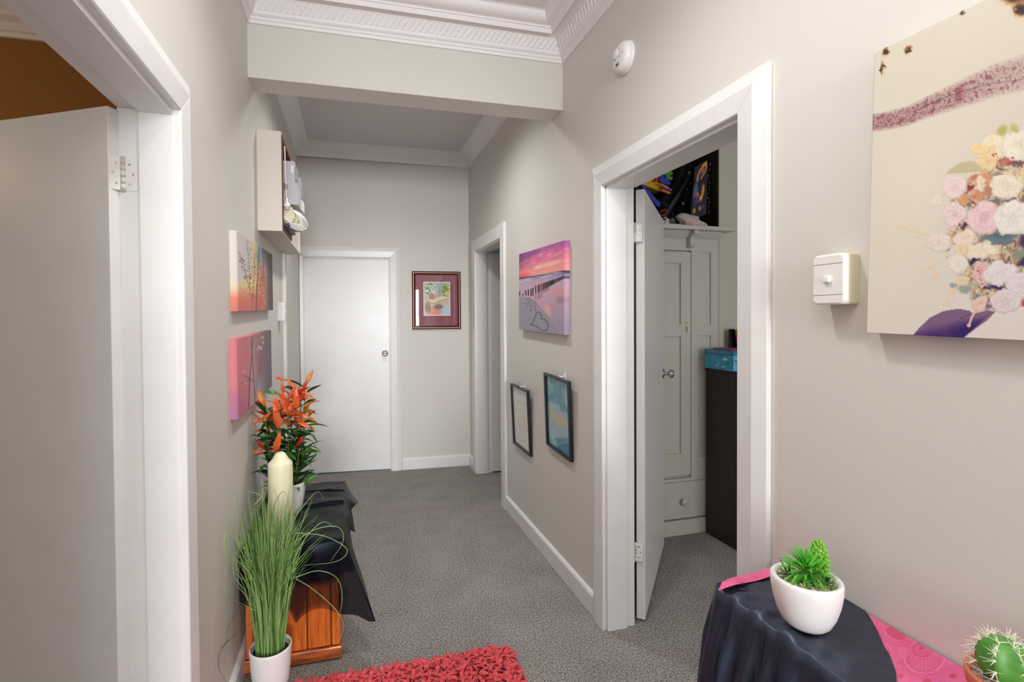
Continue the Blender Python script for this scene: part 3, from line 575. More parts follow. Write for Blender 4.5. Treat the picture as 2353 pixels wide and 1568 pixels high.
def wc(p):
    X, Y = p.X, p.Y; p.fill((128, 44, 66)); n = p.n(12)
    p.mix(np.clip((X-1030)/20, 0, 1)*.5+(n-.5)*.1, (134, 50, 58))
    inn = (X > 972) & (X < 1033.5) & (Y > 648) & (Y < 725.5); p.mix(inn*1., (240, 228, 210)); A0 = p.A.copy(); p.fill((206, 214, 210)); n2 = p.n(5); n3 = p.n(2.4)
    p.ramp(Y+(n-.5)*14, [(648, (150, 176, 160)), (690, (180, 190, 176)), (700, (206, 186, 164)), (726, (196, 206, 220))])
    p.mix((Y > 706)*(X > 1008)*.9, (166, 196, 226)); p.ell(996, 716, 20, 12, (214, 144, 106), .3); p.ell(982, 706, 8, 14, (140, 120, 100), .4); p.ell(1006, 705, 14, 8, (130, 100, 96), .5)
    p.ell(986, 664, 14, 18, (96, 130, 70), .4); p.mix(np.clip((n3-.5)*8, 0, 1)*np.clip(1-np.hypot((X-988)/18, (Y-664)/20), 0, 1)*3, (238, 232, 234)); p.ell(1024, 668, 10, 18, (84, 128, 60), .4); p.mix(np.clip((n2-.52)*8, 0, 1)*np.clip(1-np.hypot((X-1026)/10, (Y-668)/18), 0, 1)*3, (222, 200, 60))
    p.ell(991, 682, 7.5, 9, (196, 100, 76), .25); p.ell(1006, 678, 6, 11, (206, 160, 140), .4); p.ell(1009, 672, 3, 12, (130, 160, 160), .5); p.poly([(980, 690), (994, 697), (1026, 685), (1030, 682), (1012, 681), (996, 688)], (228, 210, 170)); p.line([(980, 691), (994, 698), (1026, 686)], 1.4, (150, 120, 96)); p.ell(1024, 694, 8, 5, (214, 180, 130), .5)
    ii = (X > 973.6) & (X < 1032) & (Y > 649.8) & (Y < 724); p.A = np.where(ii[..., None], p.A, A0)
gx = np.linspace(.033, w_-.033, 110); gz = np.linspace(h_-.033, .033, 130); GX, GZ = np.meshgrid(gx, gz)
p = Paint(946+GX/w_*112, 624+(1-GZ/h_)*132.5); wc(p); colour_mesh('mounted_print', np.stack([GX, np.full_like(GX, -.006), GZ], -1), p.A, M['attr_gloss'], pr)
obj('backing_board', box(NB(), .02, w_-.02, -.005, -.001, .02, h_-.02), M['mahog'], pr); obj('glass_pane', box(NB(), .030, w_-.030, -.0095, -.008, .030, h_-.030), M['glass'], pr)
# --- two black-framed posters low on the right wall, leaning out at the top
def poster(name, label, yfar, z0, w, h, paint, quad, hook_u, tilt):
    root = thing(name, label, 'picture', (XR-.001, yfar, z0), (tilt, math.radians(-2.9), 0))
    f = lambda u, v, t: (-t, -u, v)
    frame4(root, 'frame_rail', w, h, [(0, 0), (0, .019), (.0145, .019), (.0145, .011), (.0145, 0)], M['black_frame'], f)
    gx = np.linspace(.014, w-.014, 110); gz = np.linspace(h-.014, .014, 150); GX, GZ = np.meshgrid(gx, gz)
    p = Paint(GX/w, 1-GZ/h); paint(p); colour_mesh('poster_print', np.stack([np.full_like(GX, -.006), -GX, GZ], -1), p.A, M['attr_gloss'], root)
    obj('backing_board', box(NB(), -.005, -.001, -w+.012, -.012, .012, h-.012), M['black'], root); bm = box(NB(), -.0095, -.0085, -w+.013, -.013, .013, h-.013); obj('glass_pane', bm, M['glass'], root)
    hk = thing('wall_hook', f'white adhesive hook holding up the {"white" if w > .34 else "teal"} poster frame', 'hook', (XR, yfar-hook_u, z0+h-.012)); bm = box(NB(), -.003, 0, -.010, .010, -.02, .03); tube(bm, [(-.003, 0, .012), (-.016, 0, .010), (-.030, 0, .009), (-.034, 0, .018)], .0032, 8); obj('hook_body', bm, M['white_plastic'], hk, bevel=.001)
    return root
def words(p):
    p.fill((232, 230, 228)); r = random.Random(2); gold = (226, 196, 104)
    for y, x0, x1 in ((.265, .30, .74), (.375, .20, .76), (.46, .52, .86), (.535, .32, .74), (.63, .24, .82), (.735, .36, .66), (.845, .28, .84)):
        x = x0
        while x < x1:
            hh = r.uniform(.022, .034); ww = r.uniform(.03, .05); k = r.randint(0, 3)
            if k == 0: p.line([(x, y+hh), (x+ww*.3, y-hh), (x+ww*.7, y+hh)], .012, gold, .7, .016)
            elif k == 1: p.line([(x, y-hh), (x, y+hh), (x+ww*.6, y+hh*.8)], .012, gold, .7, .016)
            elif k == 2: p.line([(x, y), (x+ww*.3, y-hh*.8), (x+ww*.7, y), (x+ww*.3, y+hh*.8), (x, y)], .012, gold, .7, .016)
            else: p.line([(x, y+hh), (x, y-hh*.4), (x+ww*.5, y-hh*.4), (x+ww*.6, y+hh)], .012, gold, .7, .016)
            x += ww+.018
def inspire(p):
    X, Y = p.X, p.Y; n = p.n(.30, 5); n2 = p.n(.12, 4, 3); p.fill((120, 182, 192)); p.mix(np.clip((n-.42)*5, 0, 1), (88, 164, 178)); p.mix(np.clip((n2-.55)*5, 0, 1)*.8, (54, 124, 148)); p.mix(np.clip((.40-n)*6, 0, 1), (170, 206, 210))
    p.poly([(.02, .40), (.55, .36), (1, .44), (1, .74), (.5, .80), (.02, .92)], (164, 190, 200), .85); p.ell(.50, .25, .26, .13, (60, 134, 158), .8, 30, .7); p.ell(.24, .30, .12, .07, (40, 100, 130), .8, -20, .7); p.poly([(.98, .40), (.55, .44), (.62, .30), (.98, .36)], (64, 140, 160), .7)
    p.poly([(.26, .86), (1, .70), (1, 1), (.62, 1)], (70, 150, 170), .9); p.ell(.5, .85, .16, .05, (40, 104, 138), .8, -15, .7); p.line([(.10, .55), (1, .98)], .012, (120, 140, 150), .5, .01); p.line([(.66, .05), (.98, .46)], .014, (226, 236, 236), .7, .01); p.line([(.36, .04), (.30, .24)], .012, (220, 234, 234), .6, .01); p.line([(.05, .72), (.28, .88)], .014, (224, 234, 234), .7, .01); p.ell(.06, .18, .06, .5, (34, 110, 132), .8, 0, .6)
    g = (228, 190, 92); L = lambda pts, w=.030: p.line(pts, w, g, 1, .008); q = lambda x0, pts: [(x0+a*.9, .545+b) for a, b in pts]
    L(q(.16, [(.03, .07), (.035, -.02), (.05, -.13)]), .034); p.ell(.225, .385, .022, .016, g, .3)
    L(q(.235, [(.0, .07), (.01, -.03), (.01, .02), (.05, -.035), (.075, -.01), (.075, .07)])); L(q(.35, [(.07, -.03), (.03, -.035), (.01, -.005), (.06, .025), (.06, .06), (.0, .065)]))
    L(q(.46, [(.01, .15), (.02, -.03), (.02, .02), (.06, -.035), (.10, -.005), (.09, .045), (.05, .065), (.02, .04)])); L(q(.60, [(.0, -.03), (.0, .065)])); p.ell(.60, .46, .02, .015, g, .3)
    L(q(.66, [(.0, .07), (.005, -.03), (.01, .0), (.05, -.035), (.07, -.02)])); L(q(.76, [(.01, .02), (.07, .005), (.06, -.03), (.02, -.035), (.0, .02), (.02, .06), (.08, .05)]))
poster('framed_poster', 'white poster with faint gold lettering in a black frame near the far doorway', 3.369, .556, .345, .430, words, None, .20, math.radians(1.0))
poster('framed_poster', 'teal marbled poster with gold script in a black frame beside the near doorway', 2.747, .700, .338, .428, inspire, None, .23, math.radians(2.2))
# ------------------------------------------------------------------ small wall fittings
sm = thing('smoke_alarm', 'round white smoke alarm high on the right wall above the doorway', 'smoke alarm', (XR, 1.885, 2.535))
rx = lambda bm: bm
obj('base_plate', lathe(NB(), [(0, 0), (.066, 0), (.0665, -.004), (.066, -.012), (.062, -.0135), (0, -.0135)], 40, axis='X'), M['white_plastic'], sm, smooth=True)
obj('cover', lathe(NB(), [(.0615, -.0137), (.0625, -.017), (.0615, -.024), (.057, -.032), (.049, -.038), (.038, -.042), (.024, -.044), (0, -.0445)], 40, axis='X'), M['white_plastic'], sm, smooth=True)
bm = lathe(NB(), [(0, -.0435), (.019, -.0435), (.021, -.0455), (.018, -.0475), (0, -.048)], 24, (0, .012, .016), 'X'); obj('test_button', bm, M['white_plastic'], sm, smooth=True)
bm = NB(); [box(bm, -.0437, -.0405, -.004+i*.006, -.001+i*.006, -.038, -.022) for i in range(-1, 3)]; box(bm, -.0450, -.043, .012, .020, -.010, -.007); obj('sounder_slots', bm, M['black'], sm)
bm = NB(); tube(bm, [(-.0440, math.cos(a)*.038+.004, math.sin(a)*.030-.030) for a in [i*math.pi/14 for i in range(2, 13)]], .0010, 6); tube(bm, [(-.0425+.012*abs(i-5)/5*0, -.044+i*.0045, .0+.0) for i in range(0, 5)], .0008, 6); obj('cover_seam', bm, mat('shadow_seam', (196, 192, 190), .5), sm)
# near switch: cream mounting block, white oval-sided plate, rocker
sw = thing('light_switch', 'white light switch on a cream block beside the floral canvas', 'light switch', (XR, .927, 1.534))
def rrect(bm, x0, x1, w, h, r, bulge=0, n=6, tp=0):
    """rounded slab between x0 (wall side) and x1 in the YZ plane, sides bulging out by bulge"""
    def ring(x, k):
        pts = []
        for cx, cz, a0 in ((w/2-r, h/2-r, 0), (-w/2+r, h/2-r, 90), (-w/2+r, -h/2+r, 180), (w/2-r, -h/2+r, 270)):
            for i in range(n+1):
                a = math.radians(a0+90*i/n); y, z = cx+r*math.cos(a), cz+r*math.sin(a); pts.append((y*k+(bulge*(1-(z/(h/2))**2)*(1 if y > 0 else -1)), z*k))
        out = []
        for y, z in pts: out.append(bm.verts.new((x, y, z)))
        return out
    R = [ring(x, k) for x, k in ((x0, 1), (x1-(x1-x0)*.25, 1), (x1, 1-tp))]
    for A, B in zip(R, R[1:]):
        for i in range(len(A)): bm.faces.new((A[i], A[(i+1) % len(A)], B[(i+1) % len(A)], B[i]))
    bm.faces.new(R[0]); bm.faces.new(R[-1][::-1]); return bm
obj('mounting_block', rrect(NB(), 0, -.034, .074, .118, .006), M['cream_plastic'], sw, bevel=.001)
obj('face_plate', rrect(NB(), -.034, -.049, .078, .118, .010, .003, tp=.06), M['white_plastic'], sw, bevel=.0015)
gm = mat('switch_groove', (150, 148, 146), .6)
for zz in (.036, -.036): obj('plate_groove', box(NB(), -.0494, -.0488, -.037, .037, zz-.0007, zz+.0007), gm, sw)
bm = rrect(NB(), -.0485, -.0565, .0175, .0155, .005, tp=.22)
obj('rocker', bm, M['white_plastic'], sw, smooth=False, bevel=.001)
s2 = thing('light_switch', 'small white light switch on the left wall before the far door', 'light switch', (XL, 3.455, 1.497))
bm = rrect(NB(), 0, .030, .074, .118, .004); obj('mounting_block', bm, M['wall'], s2, bevel=.001); obj('face_plate', rrect(NB(), .030, .039, .076, .120, .005, tp=.05), M['white_plastic'], s2, bevel=.001); obj('rocker', box(NB(), .039, .046, -.006, .006, -.008, .008), M['white_plastic'], s2, bevel=.0015)
cd = struct('trim_5', box(NB(), XL, XL+.024, 3.655, 3.705, .112, 1.93), M['wall'], bevel=.002); cd['label'] = 'painted cable cover strip running down the left wall'

# ------------------------------------------------------------------ meter box on the left wall
mb = thing('meter_box', 'open electricity meter box with grey meters high on the left wall', 'meter box', (XL, 2.73, 1.90))
M['meter_case'] = mat('meter_box_cream', (214, 207, 196), .5, (60, .08, .003)); M['redwood'] = mat('red_brown_timber', (112, 54, 32), .5, None, (40, (80, 36, 22), 3, (1, 1, 8)))
M['grey_metal'] = mat('grey_meter_metal', (186, 185, 188), .4); M['grey_dark'] = mat('grey_meter_face', (150, 146, 156), .35)
bx_ = lambda *a: box(NB(), *a)
bm = NB(); box(bm, 0, .116, 0, .014, 0, .508); box(bm, 0, .116, .014, .98, 0, .012); box(bm, 0, .116, .014, .98, .496, .508); box(bm, 0, .116, .966, .98, .012, .496); box(bm, 0, .008, .014, .966, .012, .496)
obj('casing', bm, M['meter_case'], mb, bevel=.0015)
bm = NB(); box(bm, .096, .121, .015, .032, .013, .495); box(bm, .096, .121, .40, .418, .013, .495); box(bm, .096, .121, .032, .40, .013, .034); box(bm, .096, .121, .032, .40, .474, .495)
obj('timber_frame', bm, M['redwood'], mb, bevel=.001)
obj('meter_panel', bx_(.080, .092, .032, .40, .034, .474), M['redwood'], mb)
obj('cover_panel', bx_(.078, .094, .42, .966, .012, .496), M['meter_case'], mb, bevel=.001)
def part_box(name, parent, X0, X1, Y0, Y1, Z0, Z1, m, bev=.002, label=None):
    return obj(name, box(NB(), X0, X1, Y0, Y1, Z0, Z1), m, parent, bevel=bev, world=True, label=label)
# grey meter, stepped: slim top, deeper base
bm = NB(); prof = [(-.35, 2.055), (-.256, 2.055), (-.256, 2.155), (-.262, 2.17), (-.274, 2.178), (-.274, 2.285), (-.35, 2.285)]
prism(bm, prof, lambda x, z: (x, 2.812, z), lambda x, z: (x, 2.955, z)); me1 = obj('meter', bm, M['grey_metal'], mb, world=True, bevel=.004)
part_box('meter_window', me1, -.2745, -.268, 2.830, 2.94, 2.19, 2.27, M['grey_dark'], .002); part_box('meter_label', me1, -.292, -.280, 2.8112, 2.8125, 2.222, 2.262, M['white_plastic'], 0)
m2 = part_box('meter', mb, -.35, -.262, 2.99, 3.10, 2.06, 2.25, M['grey_metal'], .008); part_box('meter_window', m2, -.262, -.258, 3.0, 3.09, 2.14, 2.24, M['grey_dark'], .002); part_box('terminal_cover', m2, -.262, -.250, 2.995, 3.095, 2.062, 2.12, M['white_plastic'], .003)
# fuse carriers along the bottom
for k, (y, z, x, mm) in enumerate(((2.80, 1.965, -.285, 'cream_plastic'), (2.87, 1.962, -.272, 'cream_plastic'), (2.96, 1.95, -.262, 'white_plastic'), (3.04, 1.955, -.262, 'cream_plastic'))):
    fz = part_box('fuse_carrier', mb, -.35, x, y, y+.05, z, z+.075, M[mm], .004); part_box('fuse_grip', fz, x-.002, x+.008, y+.015, y+.035, z+.02, z+.055, M[mm], .002)
part_box('neutral_bar', mb, -.35, -.30, 2.78, 3.08, 1.935, 1.950, M['black'], .001)
# power lead hung in the box: straight run, spring, plug, coil
ld = thing('power_lead', 'coiled white power lead with its plug hanging at the meter box', 'power lead', (-.31, 2.79, 2.05))
wp = M['white_plastic']; lead = lambda pts, r=.0032: tube(NB(), spline(pts, 6), r, 8)
obj('cord', lead([(-.318, 2.77, 2.345), (-.316, 2.772, 2.25), (-.314, 2.772, 2.16), (-.312, 2.772, 2.075)]), wp, ld, smooth=True, world=True)
sp = [(-.315+.008*math.cos(i*.9), 2.772+.008*math.sin(i*.9), 2.155-.0009*i) for i in range(34)]; obj('strain_spring', tube(NB(), sp, .0016, 6), M['steel'], ld, smooth=True, world=True)
pg = lathe(NB(), [(0, .045), (.005, .044), (.006, .030), (.010, .018), (.018, .008), (.019, 0), (.017, -.002), (.012, -.003), (.012, -.014), (0, -.014)], 20, (-.311, 2.772, 2.035)); obj('plug', pg, wp, ld, smooth=True, world=True)
r = random.Random(4)
for k in range(4):
    c = Vector((-.288+.006*k, 2.79+.016*k, 1.985-.004*k)); a0 = math.radians(-38+5*k); d = Vector((.10+.006*k, .02, -.085)); w = Vector((.016, .012, .022))
    pts = [c+d*.5*math.cos(t)-d*.1+w*math.sin(t)*(1.1+.2*k) for t in [i*2*math.pi/16 for i in range(17)]]; obj('cord_loop', tube(NB(), pts, .0032, 8), wp, ld, smooth=True, world=True)
obj('cord_tie', tube(NB(), [(-.30+.02*math.cos(t), 2.80+.02*math.sin(t), 1.978+.02*math.sin(t)) for t in [i*math.pi/6 for i in range(13)]], .0028, 6), wp, ld, smooth=True, world=True)
# ------------------------------------------------------------------ pine chest by the left wall
M['pine'] = mat('orange_pine', (214, 112, 40), .30, (20, .06, .003), (7, (176, 78, 22), 6, (14, 14, .8)), coat=.5); M['pine2'] = mat('orange_pine_worn', (206, 108, 46), .34, (30, .1, .003), (9, (146, 66, 30), 6, (1.2, 14, 9)), coat=.4)
CH = (-.428, -.052, 2.19, 2.95, .515)
ch = thing('wooden_chest', 'orange pine boarded chest standing against the left wall', 'chest', (-.24, 2.57, 0))
def cbox(name, *a, m='pine', bev=.002): return obj(name, box(NB(), *a), M[m], ch, bevel=bev, world=True)
xs = [-.428, -.380, -.284, -.188, -.092, -.052]
for a, b in zip(xs, xs[1:]): cbox('front_board', a+.0025, b-.0025, 2.192, 2.212, .062, .485, bev=.004); cbox('back_board', a+.0025, b-.0025, 2.928, 2.948, .062, .485, bev=.004)
ys = [2.214+i*.1025 for i in range(8)]
for a, b in zip(ys, ys[1:]):
    for x in (-.428, -.072): cbox('side_board', x, x+.02, a+.002, b-.002, .062, .485, bev=.004)
cbox('lining', -.409, -.073, 2.211, 2.929, .03, .48, m='redwood')
for y0, y1 in ((2.184, 2.206), (2.934, 2.956)): cbox('base_rail', -.432, -.048, y0, y1, .008, .058, m='pine2', bev=.004)
for x in (-.434, -.068): cbox('base_rail', x, x+.02, 2.206, 2.934, .008, .058, m='pine2', bev=.004)
for x in (-.430, -.09):
    for y in (2.20, 2.90): cbox('foot', x, x+.04, y, y+.04, 0, .03, m='pine2')
cbox('lid', -.436, -.044, 2.178, 2.962, .488, .515, m='pine', bev=.005)
# black satin and sheer cloth over the chest
def cloth_mat(name, rgb, al=False, rough=.33, spec=.6):
    m = mat(name, rgb, rough, (500, .15, .0006), None, spec=spec, sheen=0, alpha_attr='weave' if al else None); bs = m.node_tree.nodes['Principled BSDF']; bs.inputs['Sheen Tint'].default_value = (.55, .6, .8, 1); bs.inputs['Specular Tint'].default_value = (.66, .76, 1, 1); return m
M['satin'] = cloth_mat('black_satin', (25, 28, 46), rough=.40, spec=.95); M['sheer'] = cloth_mat('black_sheer', (10, 11, 18), True, .32, .09)
r_hem = [(2.965, -.035, .49), (2.90, -.01, .47), (2.80, .032, .445), (2.70, .012, .47), (2.62, -.012, .475), (2.55, .004, .42), (2.50, .010, .405), (2.44, -.016, .445), (2.38, .0, .38), (2.28, .045, .26), (2.185, .080, .150)]
f_hem = [(.080, .150), (.0, .195), (-.05, .215), (-.10, .25), (-.15, .245), (-.19, .225), (-.212, .200), (-.235, .26), (-.28, .30), (-.34, .27), (-.40, .29), (-.44, .31)]
def chest_cloth():
    """perimeter walk: right side back to front, corner, then the front to the wall; each column drops from the lid edge to the hem"""
    cols = []
    Yr = np.linspace(2.962, 2.178, 72); hem = np.array(r_hem)[::-1]
    for y in Yr: cols.append(((-.042, y), (float(np.interp(y, hem[:, 0], hem[:, 1])), y+.0), float(np.interp(y, hem[:, 0], hem[:, 2])), (1, 0)))
    for k in range(1, 12):
        t = k/12; a = t*R90; cols.append(((-.042-.004*t, 2.177-.005*t), (.080-.015*t, 2.176-.016*t), .150+.008*t, (math.cos(a), -math.sin(a))))
    fh = np.array(f_hem)[::-1]
    for x in np.linspace(-.046, -.44, 70):
        t = (x+.046)/(-.394); xo = .062*(1-t)**3+x; cols.append(((x, 2.172), (xo, 2.160), float(np.interp(x+.05*(1-t), fh[:, 0], fh[:, 1])), (0, -1)))
    P, Wv = [], []
    for i, ((ex, ey), (hx, hy), hz, (nx, ny)) in enumerate(cols):
        colp, colw = [], []
        for j in range(15):                                     # lid top, from the inside to its edge
            t = j/14; inx = -.436 if nx > .9 else ex; 
            px, py = (-.436+(ex+.436)*t, ey) if ny > -.01 else (ex-nx*.05*(1-t), ey-ny*.05*(1-t))
            wr = .004*math.sin(px*40+py*23+2*math.sin(py*9))*math.sin(py*27-px*21)*t; ridge = (.016*math.exp(-((py-2.60-.16*(px+.2))/.022)**2)+.010*math.exp(-((py-2.83+.2*(px+.2))/.018)**2)+.006*math.exp(-((py-2.74-.9*(px+.2))/.012)**2))*min(1, t*1.3)*(px > -.24)*(1-.35*t**6); wr = max(0, wr)+ridge
            colp.append((px, py, .5185+(max(0, wr) if ny > -.01 else -.0012*(1-t))))
            colw.append(1)
        drop = .519-hz; n = 26
        for j in range(1, n+1):
            t = j/n; e = 1-(1-min(1, t*4))**2; fold = (.010*math.sin(i*.19+1.3*math.sin(i*.07)+2*t)*t**.8+.004*math.sin(i*.47+2+3*t)*t)*(1 if ny < -.3 else .25)
            ox = (hx-ex)*t+nx*(.006*e+max(-.004, fold)); oy = (hy-ey)*t+ny*(.006*e+max(-.004, fold))
            colp.append((ex+ox, ey+oy, .519-drop*(t-.04*e*(1-t))))
            z = colp[-1][2]; x = colp[-1][0]
            w = 1.0 if ny > -.5 else (np.clip((z-.335-.25*max(0, x+.10))/.03, 0, 1)*.42+.56)
            if ny <= -.5 and x > -.06: w = max(w, .9)
            if ny > -.5 and ex > -.1 and ey < 2.35: w = np.clip(.9+(z-.33)*2, .9, 1)
            if ny <= -.5 and x < -.195 and t < .98: w = max(w, .72)
            colw.append(float(w))
        P.append(colp); Wv.append(colw)
    bm = NB(); grid(bm, P); o = obj('cloth_throw', bm, M['sheer'], None, smooth=True)
    a = o.data.attributes.new('weave', 'FLOAT', 'POINT'); a.data.foreach_set('value', np.array(Wv).ravel().astype(np.float32)); return o
tag(chest_cloth(), 'black satin throw with a sheer hem draped over the pine chest', 'throw cloth')
# pillar candle
cn = thing('pillar_candle', 'tall cream pillar candle with a peaked top, standing on the chest', 'candle', (-.303, 2.335, .522))
M['wax'] = mat('cream_wax', (240, 235, 202), .45, sss=.3)
obj('wax_body', lathe(NB(), [(0, 0), (.049, 0), (.0505, .003), (.0515, .15), (.0515, .290), (.0508, .297), (.046, .303), (.037, .312), (.030, .322), (.025, .332), (.019, .341), (.011, .3455), (.004, .3465), (0, .3465)], 48), M['wax'], cn, smooth=True)
obj('wick', tube(NB(), [(0, 0, .345), (.001, 0, .350), (.004, 0, .353)], .0012, 6), M['black'], cn)
# ------------------------------------------------------------------ leaves
def leaf_mesh(name, L, Wd, bend, cup, m, n=7, tipw=1.0, twist=0):
    """pointed leaf along +Y from its stalk, folded a little at the midrib"""
    bm = NB(); rows = []
    for i in range(n+1):
        t = i/n; w = Wd/2*math.sin(math.pi*min(1, t**.85*.98+.012))**.8*(1-.25*t*tipw) if 0 < i < n else Wd*.02
        a = bend*t; y = L*math.sin(a)/bend if abs(bend) > 1e-3 else L*t; z = -L*(1-math.cos(a))/bend if abs(bend) > 1e-3 else 0
        tw = twist*t; rows.append([bm.verts.new((x*math.cos(tw), y, z+abs(x)*cup+x*math.sin(tw))) for x in (-w, -w*.5, 0, w*.5, w)])
    for A, B in zip(rows, rows[1:]):
        for k in range(4): bm.faces.new((A[k], A[k+1], B[k+1], B[k]))
    me = bpy.data.meshes.new(name); bm.to_mesh(me); bm.free(); me.materials.append(m); me.polygons.foreach_set('use_smooth', [True]*len(me.polygons)); return me
def leaf_mat(name, a, b, rough=.3, sc=22):
    m = mat(name, a, rough, None, (sc, b, 2), spec=.5); N = m.node_tree.nodes; L = m.node_tree.links; bs = N['Principled BSDF']
    t = N.new('ShaderNodeBsdfTranslucent'); x = N.new('ShaderNodeMixShader'); x.inputs[0].default_value = .22; o = N['Material Output']
    src = bs.inputs['Base Color'].links[0].from_socket; L.new(src, t.inputs[0]); L.new(bs.outputs[0], x.inputs[1]); L.new(t.outputs[0], x.inputs[2]); L.new(x.outputs[0], o.inputs[0]); return m
def along(base, d, roll=0, s=1.0, upish=Vector((0, 0, 1))):
    """matrix with +Y along d and +Z as near up as it goes"""
    y = Vector(d).normalized(); x = y.cross(upish); 
    if x.length < .05: x = y.cross(Vector((1, 0, 0)))
    x.normalize(); z = x.cross(y); R = Matrix((x, y, z)).transposed() @ Matrix.Rotation(roll, 3, 'Y'); return Matrix.Translation(Vector(base)) @ R.to_4x4() @ Matrix.Diagonal((s, s, s, 1))
# potted plant with orange new growth
PL = Vector((-.298, 2.545, .522))
pp = thing('potted_plant', 'bushy plant with orange and green leaves in a white pot behind the candle', 'plant', PL)
obj('pot', lathe(NB(), [(0, 0), (.052, 0), (.058, .004), (.068, .035), (.077, .085), (.083, .138), (.084, .146), (.082, .149), (.079, .148), (.077, .138), (.072, .118), (0, .118)], 40), M['pot'], pp, smooth=True)
obj('soil', lathe(NB(), [(0, .128), (.04, .126), (.075, .122)], 24), M['soil'], pp)
og = leaf_mat('leaf_orange', (228, 92, 40), (240, 128, 70)); rd = leaf_mat('leaf_red', (176, 40, 24), (210, 66, 34)); gr = leaf_mat('leaf_green', (58, 116, 38), (84, 146, 56), .25); dg = leaf_mat('leaf_dark_green', (22, 58, 30), (34, 76, 38), .2); am = leaf_mat('leaf_amber', (226, 148, 52), (216, 120, 44))
LM = {k: [leaf_mesh('leaf_'+k, .096, .029, b, .35, m, twist=t) for b, t in ((.7, 0), (1.1, .4), (.35, -.4))] for k, m in (('orange', og), ('red', rd), ('green', gr), ('dark', dg), ('amber', am))}
r = random.Random(11); bm_st = NB(); n_leaf = 0
stems = []
for k in range(11):
    a = k*2*math.pi/11+.3; lean = r.uniform(.05, .12) if k < 10 else .02; h = r.uniform(.36, .46)
    if k in (0, 10): h = .50
    b = Vector((math.cos(a)*.042, math.sin(a)*.042, .12)); t = Vector((math.cos(a)*lean, math.sin(a)*lean*.9, .12+h)); mid = (b+t)/2+Vector((math.cos(a)*.02, math.sin(a)*.02, 0))
    P = spline([b, mid, t], 8); stems.append(P); tube(bm_st, P, [.0032-.0018*i/len(P) for i in range(len(P))], 6)
    for i in range(24):
        q = .03+.95*i/23; p0 = P[min(len(P)-1, int(q*(len(P)-1)))]; ang = a+i*2.4+r.uniform(-.4, .4); el = (r.uniform(.45, .95) if q < .3 else r.uniform(-.05, .75)) if q < .75 else r.uniform(.2, 1.1)
        d = Vector((math.cos(ang)*math.cos(el), math.sin(ang)*math.cos(el), math.sin(el)))
        if (p0+d*.11).x+PL.x < XL+.035: d.x = max(d.x, (XL+.03-p0.x-PL.x)/.11)
        if n_leaf >= 270: break
        kind = r.choices(('green', 'dark', 'orange', 'red', 'amber'), (.54, .40, .03, .02, .01) if q < .68 else (.22, .16, .40, .12, .10))[0]
        inst(r.choice(LM[kind]), 'leaf', pp, along(p0, d, r.uniform(-.5, .5), r.uniform(.88, 1.28))); n_leaf += 1
# the large orange leaves one sees from the hall, stalk and tip where they grow
for (x0, y0), (x1, y1), dy, kind, s in (((643, 944), (633, 918), -.07, 'orange', 1.2), ((632, 1042), (641, 1000), -.09, 'orange', 1.35), ((643, 985), (631, 937), -.08, 'orange', 1.25), ((677, 960), (643, 906), -.06, 'orange', 1.25), ((679, 942), (681, 898), -.08, 'orange', 1.2), ((608, 942), (592, 896), -.03, 'amber', 1.15), ((605, 940), (588, 920), -.05, 'red', 1.0), ((652, 904), (648, 884), -.05, 'orange', 1.0), ((634, 868), (648, 872), .0, 'orange', 1.0), ((680, 898), (662, 872), .0, 'orange', 1.1), ((702, 884), (718, 853), .02, 'amber', 1.1), ((697, 900), (720, 914), .02, 'amber', 1.1), ((698, 934), (724, 916), .01, 'amber', 1.0), ((680, 965), (708, 980), -.08, 'orange', 1.1), ((601, 963), (572, 974), -.02, 'orange', 1.0), ((601, 966), (616, 952), -.05, 'orange', .9), ((605, 1032), (590, 1012), -.04, 'red', 1.0), ((607, 1040), (576, 1038), -.01, 'orange', 1.0), ((680, 1030), (692, 1010), -.06, 'red', .9), ((683, 952), (727, 970), -.02, 'amber', 1.2), ((690, 1118), (725, 1092), -.02, 'green', 1.2), ((685, 1075), (722, 1048), -.02, 'dark', 1.2), ((628, 1010), (602, 998), -.05, 'green', 1.0), ((645, 985), (672, 1005), -.08, 'dark', 1.3), ((620, 970), (640, 998), -.08, 'dark', 1.2), ((640, 905), (606, 898), -.01, 'green', 1.0)):
    A = at(x0, y0, 2.545+dy)-PL; B = at(x1, y1, 2.545+dy*1.3-.02)-PL; d = B-A; inst(LM[kind][0], 'leaf', pp, along(A, d, .0, d.length/.096*1.08 if d.length > .05 else .6*s, Vector((.1, -.95, .3))))
obj('stem', bm_st, leaf_mat('stem_green', (110, 128, 50), (128, 110, 50)), pp, smooth=True)
